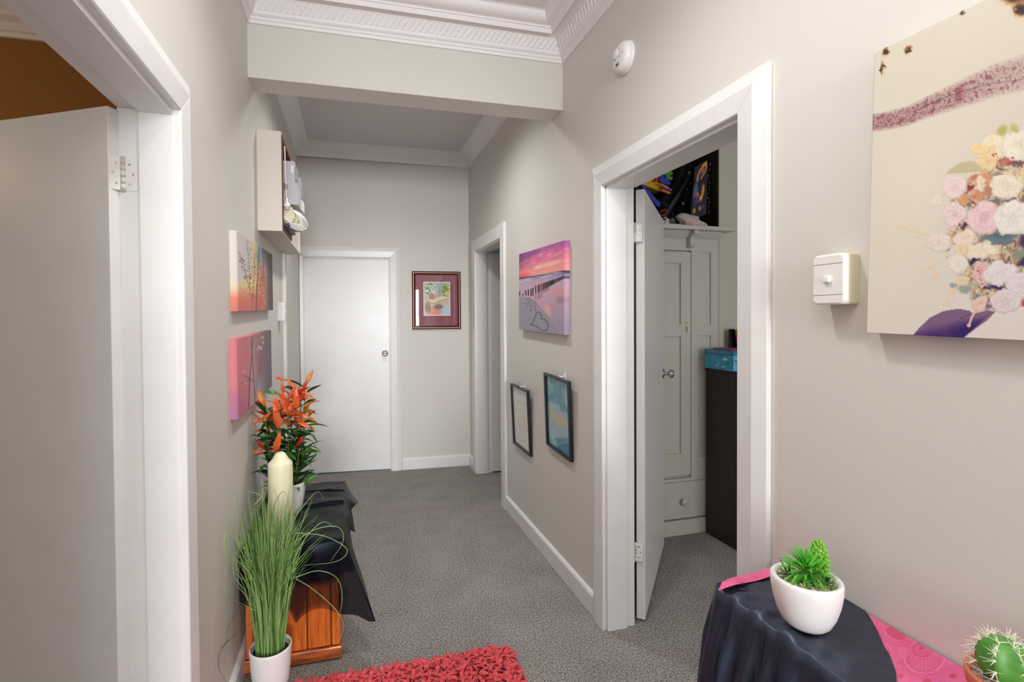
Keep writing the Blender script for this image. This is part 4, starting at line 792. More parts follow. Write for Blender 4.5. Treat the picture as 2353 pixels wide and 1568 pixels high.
# grass pot
GP = Vector((-.312, 2.062, 0))
gp = thing('potted_grass', 'tall wispy green grass in a white pot on the carpet before the chest', 'plant', GP)
obj('pot', lathe(NB(), [(0, 0), (.050, 0), (.056, .004), (.066, .045), (.073, .11), (.077, .176), (.0775, .184), (.0755, .187), (.072, .186), (.070, .175), (.066, .158), (0, .158)], 40), M['pot'], gp, smooth=True)
obj('soil', lathe(NB(), [(0, .168), (.04, .167), (.068, .162)], 24), M['soil'], gp)
g1 = leaf_mat('grass_green', (112, 152, 74), (140, 176, 98), .45); g2 = leaf_mat('grass_pale', (172, 202, 132), (146, 184, 104), .45); g3 = leaf_mat('grass_dark', (62, 96, 44), (80, 116, 56), .45)
r = random.Random(21); bms = [NB(), NB(), NB()]
def blade(bm, pts, w):
    prev = None; n = len(pts)
    for i, p in enumerate(pts):
        p = Vector(p); d = (Vector(pts[min(i+1, n-1)])-Vector(pts[max(0, i-1)])).normalized(); sd = d.cross(Vector((.3, 1, .2))).normalized(); ww = w*(1-(i/(n-1))**2.2)+.0003
        cur = [bm.verts.new(p-sd*ww+Vector((0, -ww*.5, 0))), bm.verts.new(p+Vector((0, ww*.4, 0))), bm.verts.new(p+sd*ww+Vector((0, -ww*.5, 0)))]
        if prev: bm.faces.new((prev[0], prev[1], cur[1], cur[0])); bm.faces.new((prev[1], prev[2], cur[2], cur[1]))
        prev = cur
for k in range(520):
    a = r.uniform(0, 2*math.pi); rad = .052*math.sqrt(r.random()); b = Vector((math.cos(a)*rad, math.sin(a)*rad, .160))
    L = r.triangular(.26, .66, .50); out = r.triangular(-.01, .085, .015)+.55*rad; droop = r.choice((0, 0, 0, 0, 0, .03, .08)) if L > .35 else 0
    a2 = a+r.uniform(-.5, .5); d = Vector((math.cos(a2), math.sin(a2)*.8, 0)); pts = []; jx, jy, jp = r.gauss(0, .016), r.gauss(0, .012), r.uniform(0, 6)
    for i in range(8):
        t = i/7; p = b+Vector((jx*math.sin(t*3.1+jp), jy*math.sin(t*2.7+jp), 0))*t+d*(out*t**1.7+droop*max(0, t-.55)**1.3*4)+Vector((0, 0, L*(t-(.9*droop/.1*.30)*max(0, t-.6)**2*2.6)))
        p.x = max(p.x, XL+.006-GP.x+.010*t); p.y = min(p.y, 2.168-GP.y) if p.z < .54 else p.y; p.z = max(p.z, .03); pts.append(p)
    blade(r.choices(bms, (.45, .35, .2))[0], pts, r.uniform(.0011, .0019))
# long arching stray blades, seen one by one
for P2, k in (([(680, 1225), (745, 1232), (797, 1262), (775, 1290), (700, 1300)], 1), ([(676, 1245), (730, 1215), (778, 1212), (788, 1245), (760, 1290)], 1), ([(672, 1330), (730, 1312), (775, 1330), (786, 1380), (770, 1450)], 1), ([(590, 1405), (560, 1390), (525, 1370), (510, 1330), (506, 1290)], 1), ([(600, 1420), (545, 1455), (510, 1490), (502, 1530), (520, 1568)], 2), ([(585, 1290), (548, 1240), (520, 1215), (515, 1265), (518, 1300)], 1), ([(600, 1300), (560, 1225), (548, 1170), (545, 1130)], 0), ([(640, 1300), (660, 1220), (700, 1160), (730, 1130), (745, 1150)], 0), ([(655, 1330), (700, 1240), (742, 1200), (770, 1215)], 1), ([(612, 1330), (606, 1200), (602, 1110), (600, 1100)], 1), ([(620, 1330), (616, 1200), (622, 1120), (640, 1150), (650, 1200)], 1), ([(640, 1300), (632, 1220), (628, 1170), (650, 1130), (668, 1160)], 2), ([(605, 1260), (575, 1215), (540, 1225), (518, 1250)], 0), ([(680, 1330), (720, 1355), (770, 1400), (790, 1440), (775, 1480)], 1), ([(600, 1360), (570, 1385), (530, 1430), (520, 1480)], 2), ([(585, 1160), (600, 1140), (570, 1130), (553, 1136)], 1)):
    Q = spline([at(x, y, 2.03-.0034*max(0, 565-x))-GP for x, y in P2], 5)
    for q in Q: q.x = max(q.x, XL+.006-GP.x)
    blade(bms[k], Q, .0014)
for bm, m in zip(bms, (g1, g2, g3)): obj('grass_blades', bm, m, gp, smooth=True, kind='stuff')
# ------------------------------------------------------------------ red shag rug
rg = thing('shag_rug', 'red shaggy ribbon rug lying on the grey carpet', 'rug', (.18, 1.4, 0))
RX0, RX1, RY0, RY1 = -.33, .60, .62, 1.985
M['rug'] = mat('red_rug', (226, 84, 92), .8, None, (60, (206, 62, 72), 3), sheen=.2)
obj('rug_base', box(NB(), RX0, RX1, RY0, RY1, .0005, .012), M['rug'], rg, world=True, bevel=.004)
r = random.Random(6); bm = NB()
def ribbon(x, y):
    a = r.uniform(0, 2*math.pi); L = r.uniform(.055, .100); w = r.uniform(.006, .0105); d = Vector((math.cos(a), math.sin(a), 0)); s = Vector((-d.y, d.x, 0)); b = Vector((x, y, .010)); h = r.uniform(.016, .044); prev = None; curl = r.uniform(.4, 1)
    for i in range(5):
        t = i/4; p = b+d*(L*t*.75)+Vector((0, 0, h*math.sin(t*math.pi*.8)*1.0+.006*t)); ww = w*(math.sin(math.pi*(.18+.78*t)))*.9+.0006; z = Vector((0, 0, .004*curl))
        cur = [bm.verts.new(p-s*ww+z), bm.verts.new(p), bm.verts.new(p+s*ww+z*1.4)]
        if prev: bm.faces.new((prev[0], prev[1], cur[1], cur[0])); bm.faces.new((prev[1], prev[2], cur[2], cur[1]))
        prev = cur
for k in range(8000):
    y = RY1-(RY1-RY0)*r.random()**1.7; ribbon(r.uniform(RX0, RX1), y)
for k in range(500): ribbon(r.uniform(RX0, RX1), RY1-r.random()*.02); ribbon(RX1-r.random()*.02, r.uniform(1.5, RY1))
obj('rug_pile', bm, M['rug'], rg, world=True, smooth=True, kind='stuff')

# ------------------------------------------------------------------ console table with its two cloths
tb = thing('console_table', 'narrow console table hidden under black and pink cloths on the right', 'table', (1.0, .62, 0))
M['dark_wood'] = mat('dark_table_wood', (70, 46, 32), .4, None, (10, (52, 34, 24), 4, (12, 1, 12)))
TX0, TX1, TY0, TY1, TZ = .884, 1.112, .16, 1.056, .772
obj('tabletop', box(NB(), TX0, TX1, TY0, TY1, TZ-.022, TZ), M['dark_wood'], tb, world=True, bevel=.003)
bm = NB(); box(bm, TX0+.02, TX1-.02, TY0+.03, TY0+.045, TZ-.10, TZ-.022); box(bm, TX0+.02, TX1-.02, TY1-.045, TY1-.03, TZ-.10, TZ-.022); box(bm, TX0+.02, TX0+.035, TY0+.045, TY1-.045, TZ-.10, TZ-.022); box(bm, TX1-.035, TX1-.02, TY0+.045, TY1-.045, TZ-.10, TZ-.022)
obj('apron', bm, M['dark_wood'], tb, world=True)
for x in (TX0+.012, TX1-.042):
    for y in (TY0+.02, TY1-.05): obj('leg', box(NB(), x, x+.03, y, y+.03, 0, TZ-.022), M['dark_wood'], tb, world=True, bevel=.002)
# pink printed cloth lying on the table top: the print is painted on a dense grid
def pink(p):
    X, Y = p.X, p.Y; n = p.n(60, 4); p.fill((232, 98, 150)); p.mix(np.clip((n-.45)*3, 0, 1)*.7, (224, 92, 168)); red = (204, 44, 92); rd2 = (216, 62, 110)
    L = lambda pts, w=1.7, c=rd2, a=.9: p.line(pts, w, c, a)
    arc = lambda cx, cy, rx, ry, a0, a1, k=18, rot=0: [(cx+math.cos(math.radians(a0+(a1-a0)*i/k))*rx*math.cos(math.radians(rot))-math.sin(math.radians(a0+(a1-a0)*i/k))*ry*math.sin(math.radians(rot)), cy+math.cos(math.radians(a0+(a1-a0)*i/k))*rx*math.sin(math.radians(rot))+math.sin(math.radians(a0+(a1-a0)*i/k))*ry*math.cos(math.radians(rot))) for i in range(k+1)]
    # petal medallion with dots
    p.ell(2058, 1443, 26, 13, red, .15, 25, .85)
    for i in range(20): p.ell(2040+(i % 6)*8+(i//6)*3, 1432+(i//6)*7+(i % 6)*2.2, 2.2, 1.7, (232, 110, 150), .4)
    for rr, w in ((30, 3.5), (38, 1.5), (45, 1.8)): L(arc(2054, 1443, rr, rr*.56, 0, 360, 30, 25), w if w < 3 else 1.2)
    for i in range(24): a = i*15; L([(2054+math.cos(math.radians(a))*36, 1443+math.sin(math.radians(a))*20), (2054+math.cos(math.radians(a))*44, 1443+math.sin(math.radians(a))*25)], 1.1)
    # curl
    L([(2034-math.cos(t)*(18-2.3*t), 1484+math.sin(t)*(11-1.4*t)) for t in [i*.35 for i in range(19)]], 3); L(arc(2032, 1484, 28, 19, -40, 200), 1.6)
    # stippled crescent
    for i in range(60):
        a = -1.1+i*.041; r_ = 26+(i*7 % 17); p.ell(2056+math.cos(a)*r_*1.1, 1484+math.sin(a)*r_*.9, 1.7, 1.2, red, .4, 0, .8)
    L(arc(2060, 1482, 32, 30, -60, 90), 1.8); L(arc(2052, 1484, 50, 38, -40, 70), 1.5)
    # striped shell with a spiral
    L(arc(2124, 1500, 46, 34, 0, 180), 5, (238, 116, 170), .9); L(arc(2124, 1500, 50, 38, 0, 180), 1.5); L(arc(2124, 1500, 40, 29, 0, 180), 1.5)
    for i in range(9): x = 2090+i*8.4; L([(x, 1494), (x+(x-2124)*-.06, 1500+28*math.sqrt(max(0, 1-((x-2124)/40)**2)))], 1.4)
    for i in range(5): L(arc(2124, 1500, 38, 6*i+4, 10, 170), .8, rd2, .6)
    for rr in (22, 15, 9): L(arc(2120, 1480, rr, rr*.7, 0, 360, 24), 3 if rr == 22 else 1.8, red)
    p.ell(2118, 1478, 6, 4, red, .3)
    # flower, leaves and scale arcs
    for cx, cy, rr in ((2130, 1552, 40), (2070, 1540, 26), (2190, 1540, 36), (2100, 1580, 40), (2180, 1590, 44), (2230, 1570, 30), (2060, 1590, 24), (2010, 1450, 14), (2040, 1530, 18), (2150, 1470, 18), (2240, 1610, 40), (2150, 1640, 40)):
        L(arc(cx, cy, rr, rr*.62, 180, 400, 20), 1.6); L(arc(cx, cy, rr*.8, rr*.48, 180, 380, 20), 1.2)
        for i in range(10): a = math.radians(190+i*18); L([(cx+math.cos(a)*rr*.35, cy+math.sin(a)*rr*.2), (cx+math.cos(a)*rr*.76, cy+math.sin(a)*rr*.46)], 1.0, rd2, .8)
        p.ell(cx, cy, rr*.3, rr*.2, red, .3, 0, .7)
    for px, py in ((1662, 1346), (1700, 1330), (1735, 1316)): L(arc(px, py, 13, 10, 0, 330), 1.6); L(arc(px, py, 6, 5, 0, 300), 1.4)
gxs = np.concatenate([np.linspace(.858, 1.127, 250)]); gys = np.concatenate([np.linspace(1.096, .50, 380), np.linspace(.50, .17, 60)[1:]]); GX, GY = np.meshgrid(gxs, gys)
def to_px(x, y, z):
    d = np.stack([x, y, np.full_like(x, z-EYE.z)], -1); zz = d@np.array(FW); return CX+F_PX*(d@np.array(RT))/zz, CY-F_PX*(d@np.array(UP))/zz
PX_, PY_ = to_px(GX, GY, .785); p = Paint(np.clip(PX_, 1500, 2400), np.clip(PY_, 1200, 1800)); pink(p)
GZ = np.full_like(GX, .7732); far = (GY > 1.010+.07*(GX-.86)); GZ = GZ+np.where(far, .0085+.004*np.sin(GX*30), 0)      # its far hem is folded back over the black cloth
nearw = np.clip((.875-GY)/.02, 0, 1); GZ = GZ+.0015*np.sin(GX*90+GY*40)*nearw*.3
cut = np.interp(GY, [.30, .60, .640, .679, .70, .735, .766, .80, .83, .867, .90], [.80, .90, .930, .957, .985, 1.02, 1.044, 1.075, 1.10, 1.127, 1.14])
keep = (GY < .9) & (GX > np.maximum(cut-.015, .90))
pinkm = mat('pink_printed_cloth', (255, 255, 255), .5, (500, .1, .0006), sheen=.2, attr='col')
pc = thing('pink_cloth', None, None, (0, 0, 0)); colour_mesh('cloth_end', np.stack([GX, GY, np.full_like(GX, .7732)], -1), p.A, pinkm, pc, smooth=True, keep=keep)
u_ = np.linspace(0, 1, 120); lo = np.stack([.858+.262*u_, 1.016+np.interp(u_, [0, .4, 1], [0, .014, .034])], -1); hi = np.stack([.861+.259*u_, 1.019+np.interp(u_, [0, .12, .5, 1], [0, .026, .052, .068])], -1); v_ = np.linspace(0, 1, 26)[:, None, None]
G2 = lo[None]*(1-v_)+hi[None]*v_; HZ = .7835+.004*np.sin(v_[..., 0]*math.pi)+.0025*np.sin(u_[None]*9)+0*v_[..., 0]-.016*np.clip((G2[..., 1]-1.058)/.03, 0, 1)**2
PX_, PY_ = to_px(G2[..., 0], G2[..., 1], .785); p = Paint(np.clip(PX_, 1500, 2400), np.clip(PY_, 1200, 1800)); pink(p); colour_mesh('folded_hem', np.concatenate([G2, HZ[..., None]], -1), p.A, pinkm, pc, smooth=True)
tag(pc, 'pink paisley printed cloth showing at both ends of the table top', 'tablecloth')
# black satin cloth: part of the top, then gathered folds to the floor
def edge_curve(y):
    """right limit of the black cloth on the top for depth y: to the wall, then the curved cut the pink shows beyond"""
    return float(np.interp(y, [.30, .60, .640, .679, .70, .735, .766, .80, .83, .867, .90, 1.2], [.80, .90, .930, .957, .985, 1.02, 1.044, 1.075, 1.10, 1.127, 1.127, 1.127]))
def black_cloth():
    P = []; path = []
    for x in np.linspace(1.122, .90, 40): path.append((x, 1.062, 0., 1.))
    for k in range(1, 12):
        a = R90*k/12; path.append((.90-.026*math.sin(a), 1.036+.026*math.cos(a), -math.sin(a), math.cos(a)))
    for y in np.linspace(1.034, .36, 130): path.append((.874, y, -1., 0.))
    r = random.Random(9); ph = [r.uniform(0, 6.3) for _ in range(8)]
    for i, (ex, ey, nx, ny) in enumerate(path):
        col = []; s_ = i*.0052; frontness = -nx if nx < 0 else 0
        for j in range(23):
            t = j/22
            if ny > .98: ix, iy = ex, 1.018+.0*t; px, py = ex, 1.014+(ey-1.014)*t
            elif ny > .02: px, py = .94+(ex-.94)*t, 1.0+(ey-1.0)*t
            else:
                xr = min(1.127, edge_curve(ey)); px, py = xr+(ex-xr)*t, ey
            dd = math.hypot(px-ex, py-ey); near = max(0, 1-dd/.125)
            dirw = math.sin((py*1.0+px*.55)*62+ph[0]+2.2*math.sin(py*17+ph[1]))*.5+math.sin((py-px*.5)*95+ph[2])*.3
            z = .7775+near**1.2*(.015*dirw*frontness)-.014*max(0, 1-dd/.022)**2+.0007*math.sin(px*140+py*70)
            if ny > .02: z -= .002*(1-t)
            col.append((px, py, max(z, .7745)))
        n = 34; flare = .088 if nx < 0 else .010
        for j in range(1, n+1):
            t = j/n; e = min(1, t*6); amp = (.012+.020*t**.6)*e; w = (math.sin(s_*105+ph[3]+1.9*math.sin(s_*17+ph[4])+t*2.2)*.6+math.sin(s_*190+ph[5]-t*2.5)*.25+math.sin(s_*43+ph[6])*.45)
            o_ = .008*e+flare*t+amp*(w+.55)*(1 if nx < 0 else .35); corner = max(0, 1-abs(i-46)/16.)*.06*t
            px, py = ex+nx*(o_+corner*.7), ey+ny*(o_*.5)+corner*.15*ny; z = .770-(.770-.03)*(t**1.05)-.01*e
            col.append((px, py, z))
        P.append(col)
    bm = NB(); grid(bm, P); return obj('black_cloth', bm, M['satin'], None, smooth=True)
bc = black_cloth(); tag(bc, 'black satin cloth gathered in folds over the table edge under the succulent', 'tablecloth')
# potted succulent
SP = Vector((.948, .858, .780)); su = thing('potted_succulent', 'green artificial succulents among pebbles in a round white pot on the table', 'plant', SP); su.scale = (.80, .80, .93)
obj('pot', lathe(NB(), [(0, 0), (.038, 0), (.048, .003), (.058, .012), (.070, .034), (.079, .062), (.084, .090), (.0850, .106), (.0835, .112), (.080, .1145), (.075, .114), (.0705, .111), (.068, .106), (.067, .095), (0, .094)], 72), M['pot'], su, smooth=True)
bm = NB(); r = random.Random(15)
for k in range(330):
    a = r.uniform(0, 6.283); q = .064*math.sqrt(r.random()); s_ = r.uniform(.0035, .0062); c = Vector((math.cos(a)*q, math.sin(a)*q, .103+r.uniform(-.002, .004)))
    R3 = Euler((r.uniform(0, 3), r.uniform(0, 3), r.uniform(0, 3))).to_matrix() @ Matrix.Diagonal((1.25, .85, .7)); v0 = bmesh.ops.create_icosphere(bm, subdivisions=1, radius=s_, matrix=Matrix.Translation(c) @ R3.to_4x4())
obj('pebbles', bm, mat('buff_pebbles', (244, 228, 202), .6, None, (110, (208, 180, 152), 3)), su, kind='stuff', smooth=True)
ga = leaf_mat('succulent_bright', (104, 196, 60), (128, 214, 84), .35); gb = leaf_mat('succulent_mid', (70, 164, 50), (90, 180, 64), .35); gc = leaf_mat('succulent_dark', (34, 92, 50), (50, 116, 54), .35); gd = leaf_mat('cone_green', (130, 196, 66), (156, 214, 84), .35, 60)
SL = [[leaf_mesh('succulent_leaf', .070, .0105, b, .35, m, n=5) for b in (.5, .9, .25)] for m in (ga, gb, gc)]
r = random.Random(31)
def rosette(c, k, axis, s0, mi, tilt=(0.05, 1.45)):
    ax = Vector(axis).normalized(); q = ax.to_track_quat('Z', 'Y').to_matrix()
    for i in range(k):
        a = i*2.39996; el = tilt[1]-(tilt[1]-tilt[0])*(i/k)**.8; d = q @ Vector((math.cos(a)*math.cos(el), math.sin(a)*math.cos(el), math.sin(el)))
        inst(r.choice(SL[mi if r.random() < .75 else min(2, mi+1)]), 'leaf', su, along(Vector(c)+d*.006, d, r.uniform(-.3, .3), s0*r.uniform(.8, 1.15)))
rosette((-.002, -.004, .122), 84, (-.38, -.15, 1), .98, 0, (.30, 1.42)); rosette((-.036, .020, .106), 18, (-.55, .15, 1), .52, 2, (.5, 1.3)); rosette((.016, -.036, .103), 16, (.15, -.6, 1.2), .48, 1, (.5, 1.2)); rosette((.036, -.024, .103), 10, (.6, -.3, 1.2), .42, 2, (.5, 1.0)); rosette((-.022, -.022, .104), 12, (-.4, -.4, 1.2), .5, 1, (.5, 1.0))
bm = NB(); C0 = Vector((.046, .004, .112)); ax = Vector((.10, .02, 1)).normalized()
lathe(bm, [(0, 0), (.014, .004), (.018, .03), (.014, .06), (.004, .074), (0, .075)], 16, C0); obj('cone_core', bm, gd, su, smooth=True)
me_b = leaf_mesh('bead', .013, .011, .5, .5, gd, n=4); bm = bmesh.new(); bmesh.ops.create_icosphere(bm, subdivisions=2, radius=.0058, matrix=Matrix.Translation((0, .004, 0)) @ Matrix.Diagonal((.85, 1.35, .85, 1))); me_b = bpy.data.meshes.new('bead'); bm.to_mesh(me_b); bm.free(); me_b.materials.append(gd); me_b.polygons.foreach_set('use_smooth', [True]*len(me_b.polygons))
for i in range(74):
    t = i/74; h = .006+.070*t; R_ = float(np.interp(h, [0, .02, .04, .062, .078], [.013, .0185, .0175, .011, .001])); a = i*2.39996
    d = Vector((math.cos(a), math.sin(a), .35+1.2*t**3)); inst(me_b, 'bead', su, along(C0+Vector((math.cos(a)*R_, math.sin(a)*R_, h)), d, 0, 1-.25*t))
# cactus in a terracotta pot, cut by the frame's corner
CP = Vector((1.052, .555, .780)); ca = thing('potted_cactus', 'spiny green cactus in a terracotta pot at the right end of the table', 'plant', CP); ca.scale = (1, 1, .86)
M['terra'] = mat('terracotta', (206, 118, 88), .7, (80, .1, .002), (8, (192, 104, 76), 3))
obj('pot', lathe(NB(), [(0, 0), (.044, 0), (.048, .004), (.056, .050), (.062, .052), (.066, .056), (.069, .080), (.068, .083), (.063, .083), (.060, .074), (0, .070)], 44), M['terra'], ca, smooth=True)
bm = NB(); r = random.Random(8)
for k in range(160):
    a = r.uniform(0, 6.283); q = .057*math.sqrt(r.random()); bmesh.ops.create_icosphere(bm, subdivisions=1, radius=r.uniform(.003, .006), matrix=Matrix.Translation((math.cos(a)*q, math.sin(a)*q, .073)))
obj('pebbles', bm, mat('grey_pebbles', (176, 160, 146), .7, None, (120, (120, 100, 92), 3)), ca, kind='stuff', smooth=True)
M['cactus'] = mat('cactus_green', (74, 138, 52), .4, None, (30, (96, 160, 70), 3)); M['spine'] = mat('cactus_spines', (240, 236, 214), .5)
def cactus(c, R_, H, ribs, lean, ph):
    bm = NB(); spb = NB(); rows = []; seg = ribs*8
    for i in range(19):
        t = i/18; th = math.pi*(.06+.90*t); rr = R_*math.sin(th)**.75; z = H*(1-math.cos(th))/2; ring = []
        for k in range(seg):
            a = 2*math.pi*k/seg+ph; f = 1-.20*(abs(math.sin(ribs*(a-ph)/2))**1.3)*math.sin(th)**.3 if True else 1
            ring.append(bm.verts.new((c[0]+math.cos(a)*rr*f+lean[0]*z, c[1]+math.sin(a)*rr*f+lean[1]*z, c[2]+z)))
        rows.append(ring)
    for A, B in zip(rows, rows[1:]):
        for k in range(seg): bm.faces.new((A[k], A[(k+1) % seg], B[(k+1) % seg], B[k]))
    bm.faces.new(rows[0][::-1]); bm.faces.new(rows[-1]); obj('cactus_body', bm, M['cactus'], ca, smooth=True)
    for k in range(ribs):
        for i in (4, 7, 10, 12, 14, 16):
            v = Vector(rows[0][0].co) if False else None
            t = (i+(k % 2)*.8)/18; th = math.pi*(.06+.90*t); rr = R_*math.sin(th)**.75; z = H*(1-math.cos(th))/2; a = 2*math.pi*k/ribs+ph
            o_ = Vector((c[0]+math.cos(a)*rr+lean[0]*z, c[1]+math.sin(a)*rr+lean[1]*z, c[2]+z)); nrm = Vector((math.cos(a)*math.sin(th), math.sin(a)*math.sin(th), -math.cos(th)*.8)).normalized()
            bmesh.ops.create_icosphere(spb, subdivisions=1, radius=.0022, matrix=Matrix.Translation(o_))
            for q in range(9):
                d = (nrm+Vector((r.gauss(0, .75), r.gauss(0, .75), r.gauss(0, .75)))).normalized()
                if d.dot(nrm) < .1: d = (d+nrm).normalized()
                l = r.uniform(.009, .021); tube(spb, [o_, o_+d*l*.5, o_+d*l], [.0007, .0005, .0001], 4, False)
    return spb
for args in (((-.012, .012, .068), .036, .088, 6, (-.05, .05), .2), ((.026, -.020, .068), .038, .084, 7, (.1, 0), .0)):
    obj('spines', cactus(*args), M['spine'], ca, kind='stuff')
# ------------------------------------------------------------------ bedroom: built-in wardrobe with a shelf, dark alcove above
WY = 2.853; wr = thing('built_in_wardrobe', 'cream built-in panelled wardrobe with shelf behind the open bedroom door', 'wardrobe', (1.95, WY, 0))
G = M['greige']
def wbox(name, x0, x1, y0, y1, z0, z1, m=None, bev=.0015, par=None): return obj(name, box(NB(), x0, x1, y0, y1, z0, z1), m or G, par or wr, bevel=bev, world=True)
WX0 = 1.30
bm = NB(); box(bm, WX0, 2.408, WY+.03, WY+.43, .0, 2.006); obj('carcass', bm, G, wr, world=True)
wbox('cornice_rail', WX0, 2.408, WY, WY+.03, 1.885, 2.008); wbox('stile', 2.194, 2.250, WY, WY+.03, .372, 1.885); wbox('stile', 2.347, 2.408, WY, WY+.03, .372, 1.885)
for z0, z1 in ((.372, .50), (1.32, 1.392), (1.876, 1.885)): wbox('side_rail', 2.250, 2.347, WY, WY+.03, z0, z1, bev=.0008)
wbox('side_panel', 2.250, 2.347, WY+.012, WY+.03, .50, 1.32, bev=0); wbox('side_panel', 2.250, 2.347, WY+.012, WY+.03, 1.392, 1.876, bev=0)
for xa, xb in ((1.722, 2.188), (1.31, 1.716)):
    dr = wbox('door', xa, xa+.075, WY-.002, WY+.026, .395, 1.874)
    wbox('door_stile', xb-.075, xb, WY-.002, WY+.026, .395, 1.874, par=dr)
    for z0, z1 in ((.395, .542), (1.318, 1.395), (1.80, 1.874)): wbox('door_rail', xa+.075, xb-.075, WY-.002, WY+.026, z0, z1, par=dr)
    for z0, z1 in ((.542, 1.318), (1.395, 1.80)): wbox('door_panel', xa+.075, xb-.075, WY+.012, WY+.026, z0, z1, par=dr, bev=0)
    if xa > 1.5:
        bm = NB(); rrect(bm, 0, -.004, .022, .070, .010)
        for v in bm.verts: v.co = Vector((v.co.y+2.160, WY-.002+v.co.x, v.co.z+1.395))
        obj('keyhole_plate', bm, M['cream_plastic'], dr, world=True); wbox('latch', 2.152, 2.172, WY-.016, WY-.004, 1.345, 1.385, M['hinge'], .002, dr); wbox('keyhole', 2.158, 2.162, WY-.0068, WY-.0055, 1.398, 1.412, M['black'], 0, dr)
    dw = wbox('drawer', xa, xb+.0 if xb < 2 else 2.402, WY-.002, WY+.026, .108, .350)
    kb = lathe(NB(), [(0, 0), (.012, 0), (.012, -.008), (.022, -.016), (.024, -.024), (.018, -.032), (0, -.034)], 20, (0, 0, 0), 'Y')
    for v in kb.verts: v.co += Vector(((xa+xb)/2+(.17 if xa > 1.5 else 0), WY-.002, .222))
    obj('drawer_knob', kb, G, dw, smooth=True, world=True)
wbox('plinth', WX0, 2.408, WY-.012, WY+.03, 0, .098); wbox('mid_rail', WX0, 2.408, WY+.004, WY+.03, .352, .372, bev=.0008)
wbox('shelf', WX0, 2.462, 2.762, WY-.0, 2.008, 2.034, bev=.003); wbox('shelf_back', WX0, 2.405, WY, WY+.44, 2.008, 2.034, bev=0)
bm = prism(NB(), [(WY, 1.966), (WY-.010, 1.966), (WY-.022, 1.980), (WY-.034, 1.998), (WY-.036, 2.008), (WY, 2.008)], lambda y, z: (WX0, y, z), lambda y, z: (2.405, y, z)); obj('shelf_moulding', bm, G, wr, world=True)
br = [(WY, 2.007), (WY-.078, 2.007), (WY-.080, 1.985), (WY-.058, 1.978), (WY-.042, 1.962), (WY-.036, 1.940), (WY-.040, 1.920), (WY-.034, 1.908), (WY-.018, 1.900), (WY, 1.900)]
bm = prism(NB(), br, lambda y, z: (2.158, y, z), lambda y, z: (2.192, y, z)); obj('shelf_bracket', bm, G, wr, world=True, bevel=.002)
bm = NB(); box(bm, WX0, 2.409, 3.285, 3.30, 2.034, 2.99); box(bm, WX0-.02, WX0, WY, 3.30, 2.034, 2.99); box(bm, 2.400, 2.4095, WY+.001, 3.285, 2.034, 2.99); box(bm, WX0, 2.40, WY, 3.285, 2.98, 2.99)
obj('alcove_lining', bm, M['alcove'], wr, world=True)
skirt('baseboard_bedroom', lambda u, t, z: (u, WY-t, z), [(2.41, 4.08)])
# things kept in the alcove (all a little behind the shelf's face)
def plate(name, label, cat, pts, Y, th, m, group=None, lean=0):
    """slab whose outline lies in the plane of depth Y and which is th deep"""
    Q = [at(x, y, Y) for x, y in pts]; c = sum(Q, Vector())/len(Q); z0 = min(q.z for q in Q); root = thing(name, label, cat, (c.x, Y, z0)); bm = NB()
    a = [bm.verts.new(q+Vector((0, lean*(q.z-z0), 0))) for q in Q]; b = [bm.verts.new(q+Vector((0, th+lean*(q.z-z0), 0))) for q in Q]; n = len(Q)
    bm.faces.new(a); bm.faces.new(b[::-1])
    for i in range(n): bm.faces.new((a[i], b[i], b[(i+1) % n], a[(i+1) % n]))
    obj('body', bm, m, root, world=True, bevel=.002); return root
C_ = lambda n, c, r_=.4: mat(n, c, r_)
yl = mat('yellow_fabric', (226, 176, 40), .6, (60, .2, .004), (14, (206, 150, 30), 3)); blu = C_('toy_blue', (30, 56, 170)); grn = C_('toy_green', (70, 150, 40)); rdd = C_('toy_red', (196, 40, 34)); pur = C_('marker_purple', (130, 70, 170)); ora = C_('marker_orange', (226, 110, 50))
gm_ = thing('game_case', 'black game case with bright abstract art leaning upright in the alcove', 'game case', tuple(at(1610, 506, 2.872)))
Pq = lambda x, y, Y=2.872: at(x, y, Y)
A4 = [Pq(1586, 508), Pq(1623, 492), Pq(1626, 366), Pq(1596, 384)]; bm = NB(); hexa(bm, A4, [q+Vector((.046, .026, .003)) for q in A4]); obj('case_shell', bm, mat('black_gloss_case', (16, 14, 18), .15, coat=.5), gm_, world=True, bevel=.004)
gu, gv = np.meshgrid(np.linspace(.04, .96, 70), np.linspace(.03, .97, 110)); Q = np.array([[list(A4[3])]*1])
def art(p):
    X, Y = p.X, p.Y; p.fill((22, 14, 28)); n = p.n(.14, 4); p.mix(np.clip((n-.5)*4, 0, 1)*.8, (60, 26, 70)); p.ell(.62, .17, .46, .13, (230, 156, 40), .15, -14); p.ell(.60, .19, .30, .075, (60, 40, 90), .2, -14); p.ell(.66, .17, .14, .04, (220, 120, 50), .3, -14); p.ell(.22, .46, .26, .18, (70, 130, 170), .5, -20, .8); p.ell(.44, .36, .13, .10, (16, 12, 18), .3)
    p.ell(.36, .58, .16, .07, (220, 120, 40), .3, 10); p.ell(.72, .54, .12, .16, (226, 150, 60), .4, 30); p.ell(.60, .66, .12, .06, (230, 190, 80), .3); p.ell(.30, .66, .22, .06, (40, 60, 160), .4, -15); p.ell(.20, .84, .12, .07, (200, 160, 50), .5); p.ell(.56, .84, .10, .06, (170, 160, 150), .5); p.mix(np.clip((n-.6)*6, 0, 1)*(Y > .5), (130, 40, 130))
p = Paint(gu, gv); art(p); tlv, trv, brv, blv = (np.array(A4[3]), np.array(A4[2]), np.array(A4[1]), np.array(A4[0])); U = gu[..., None]; V = gv[..., None]
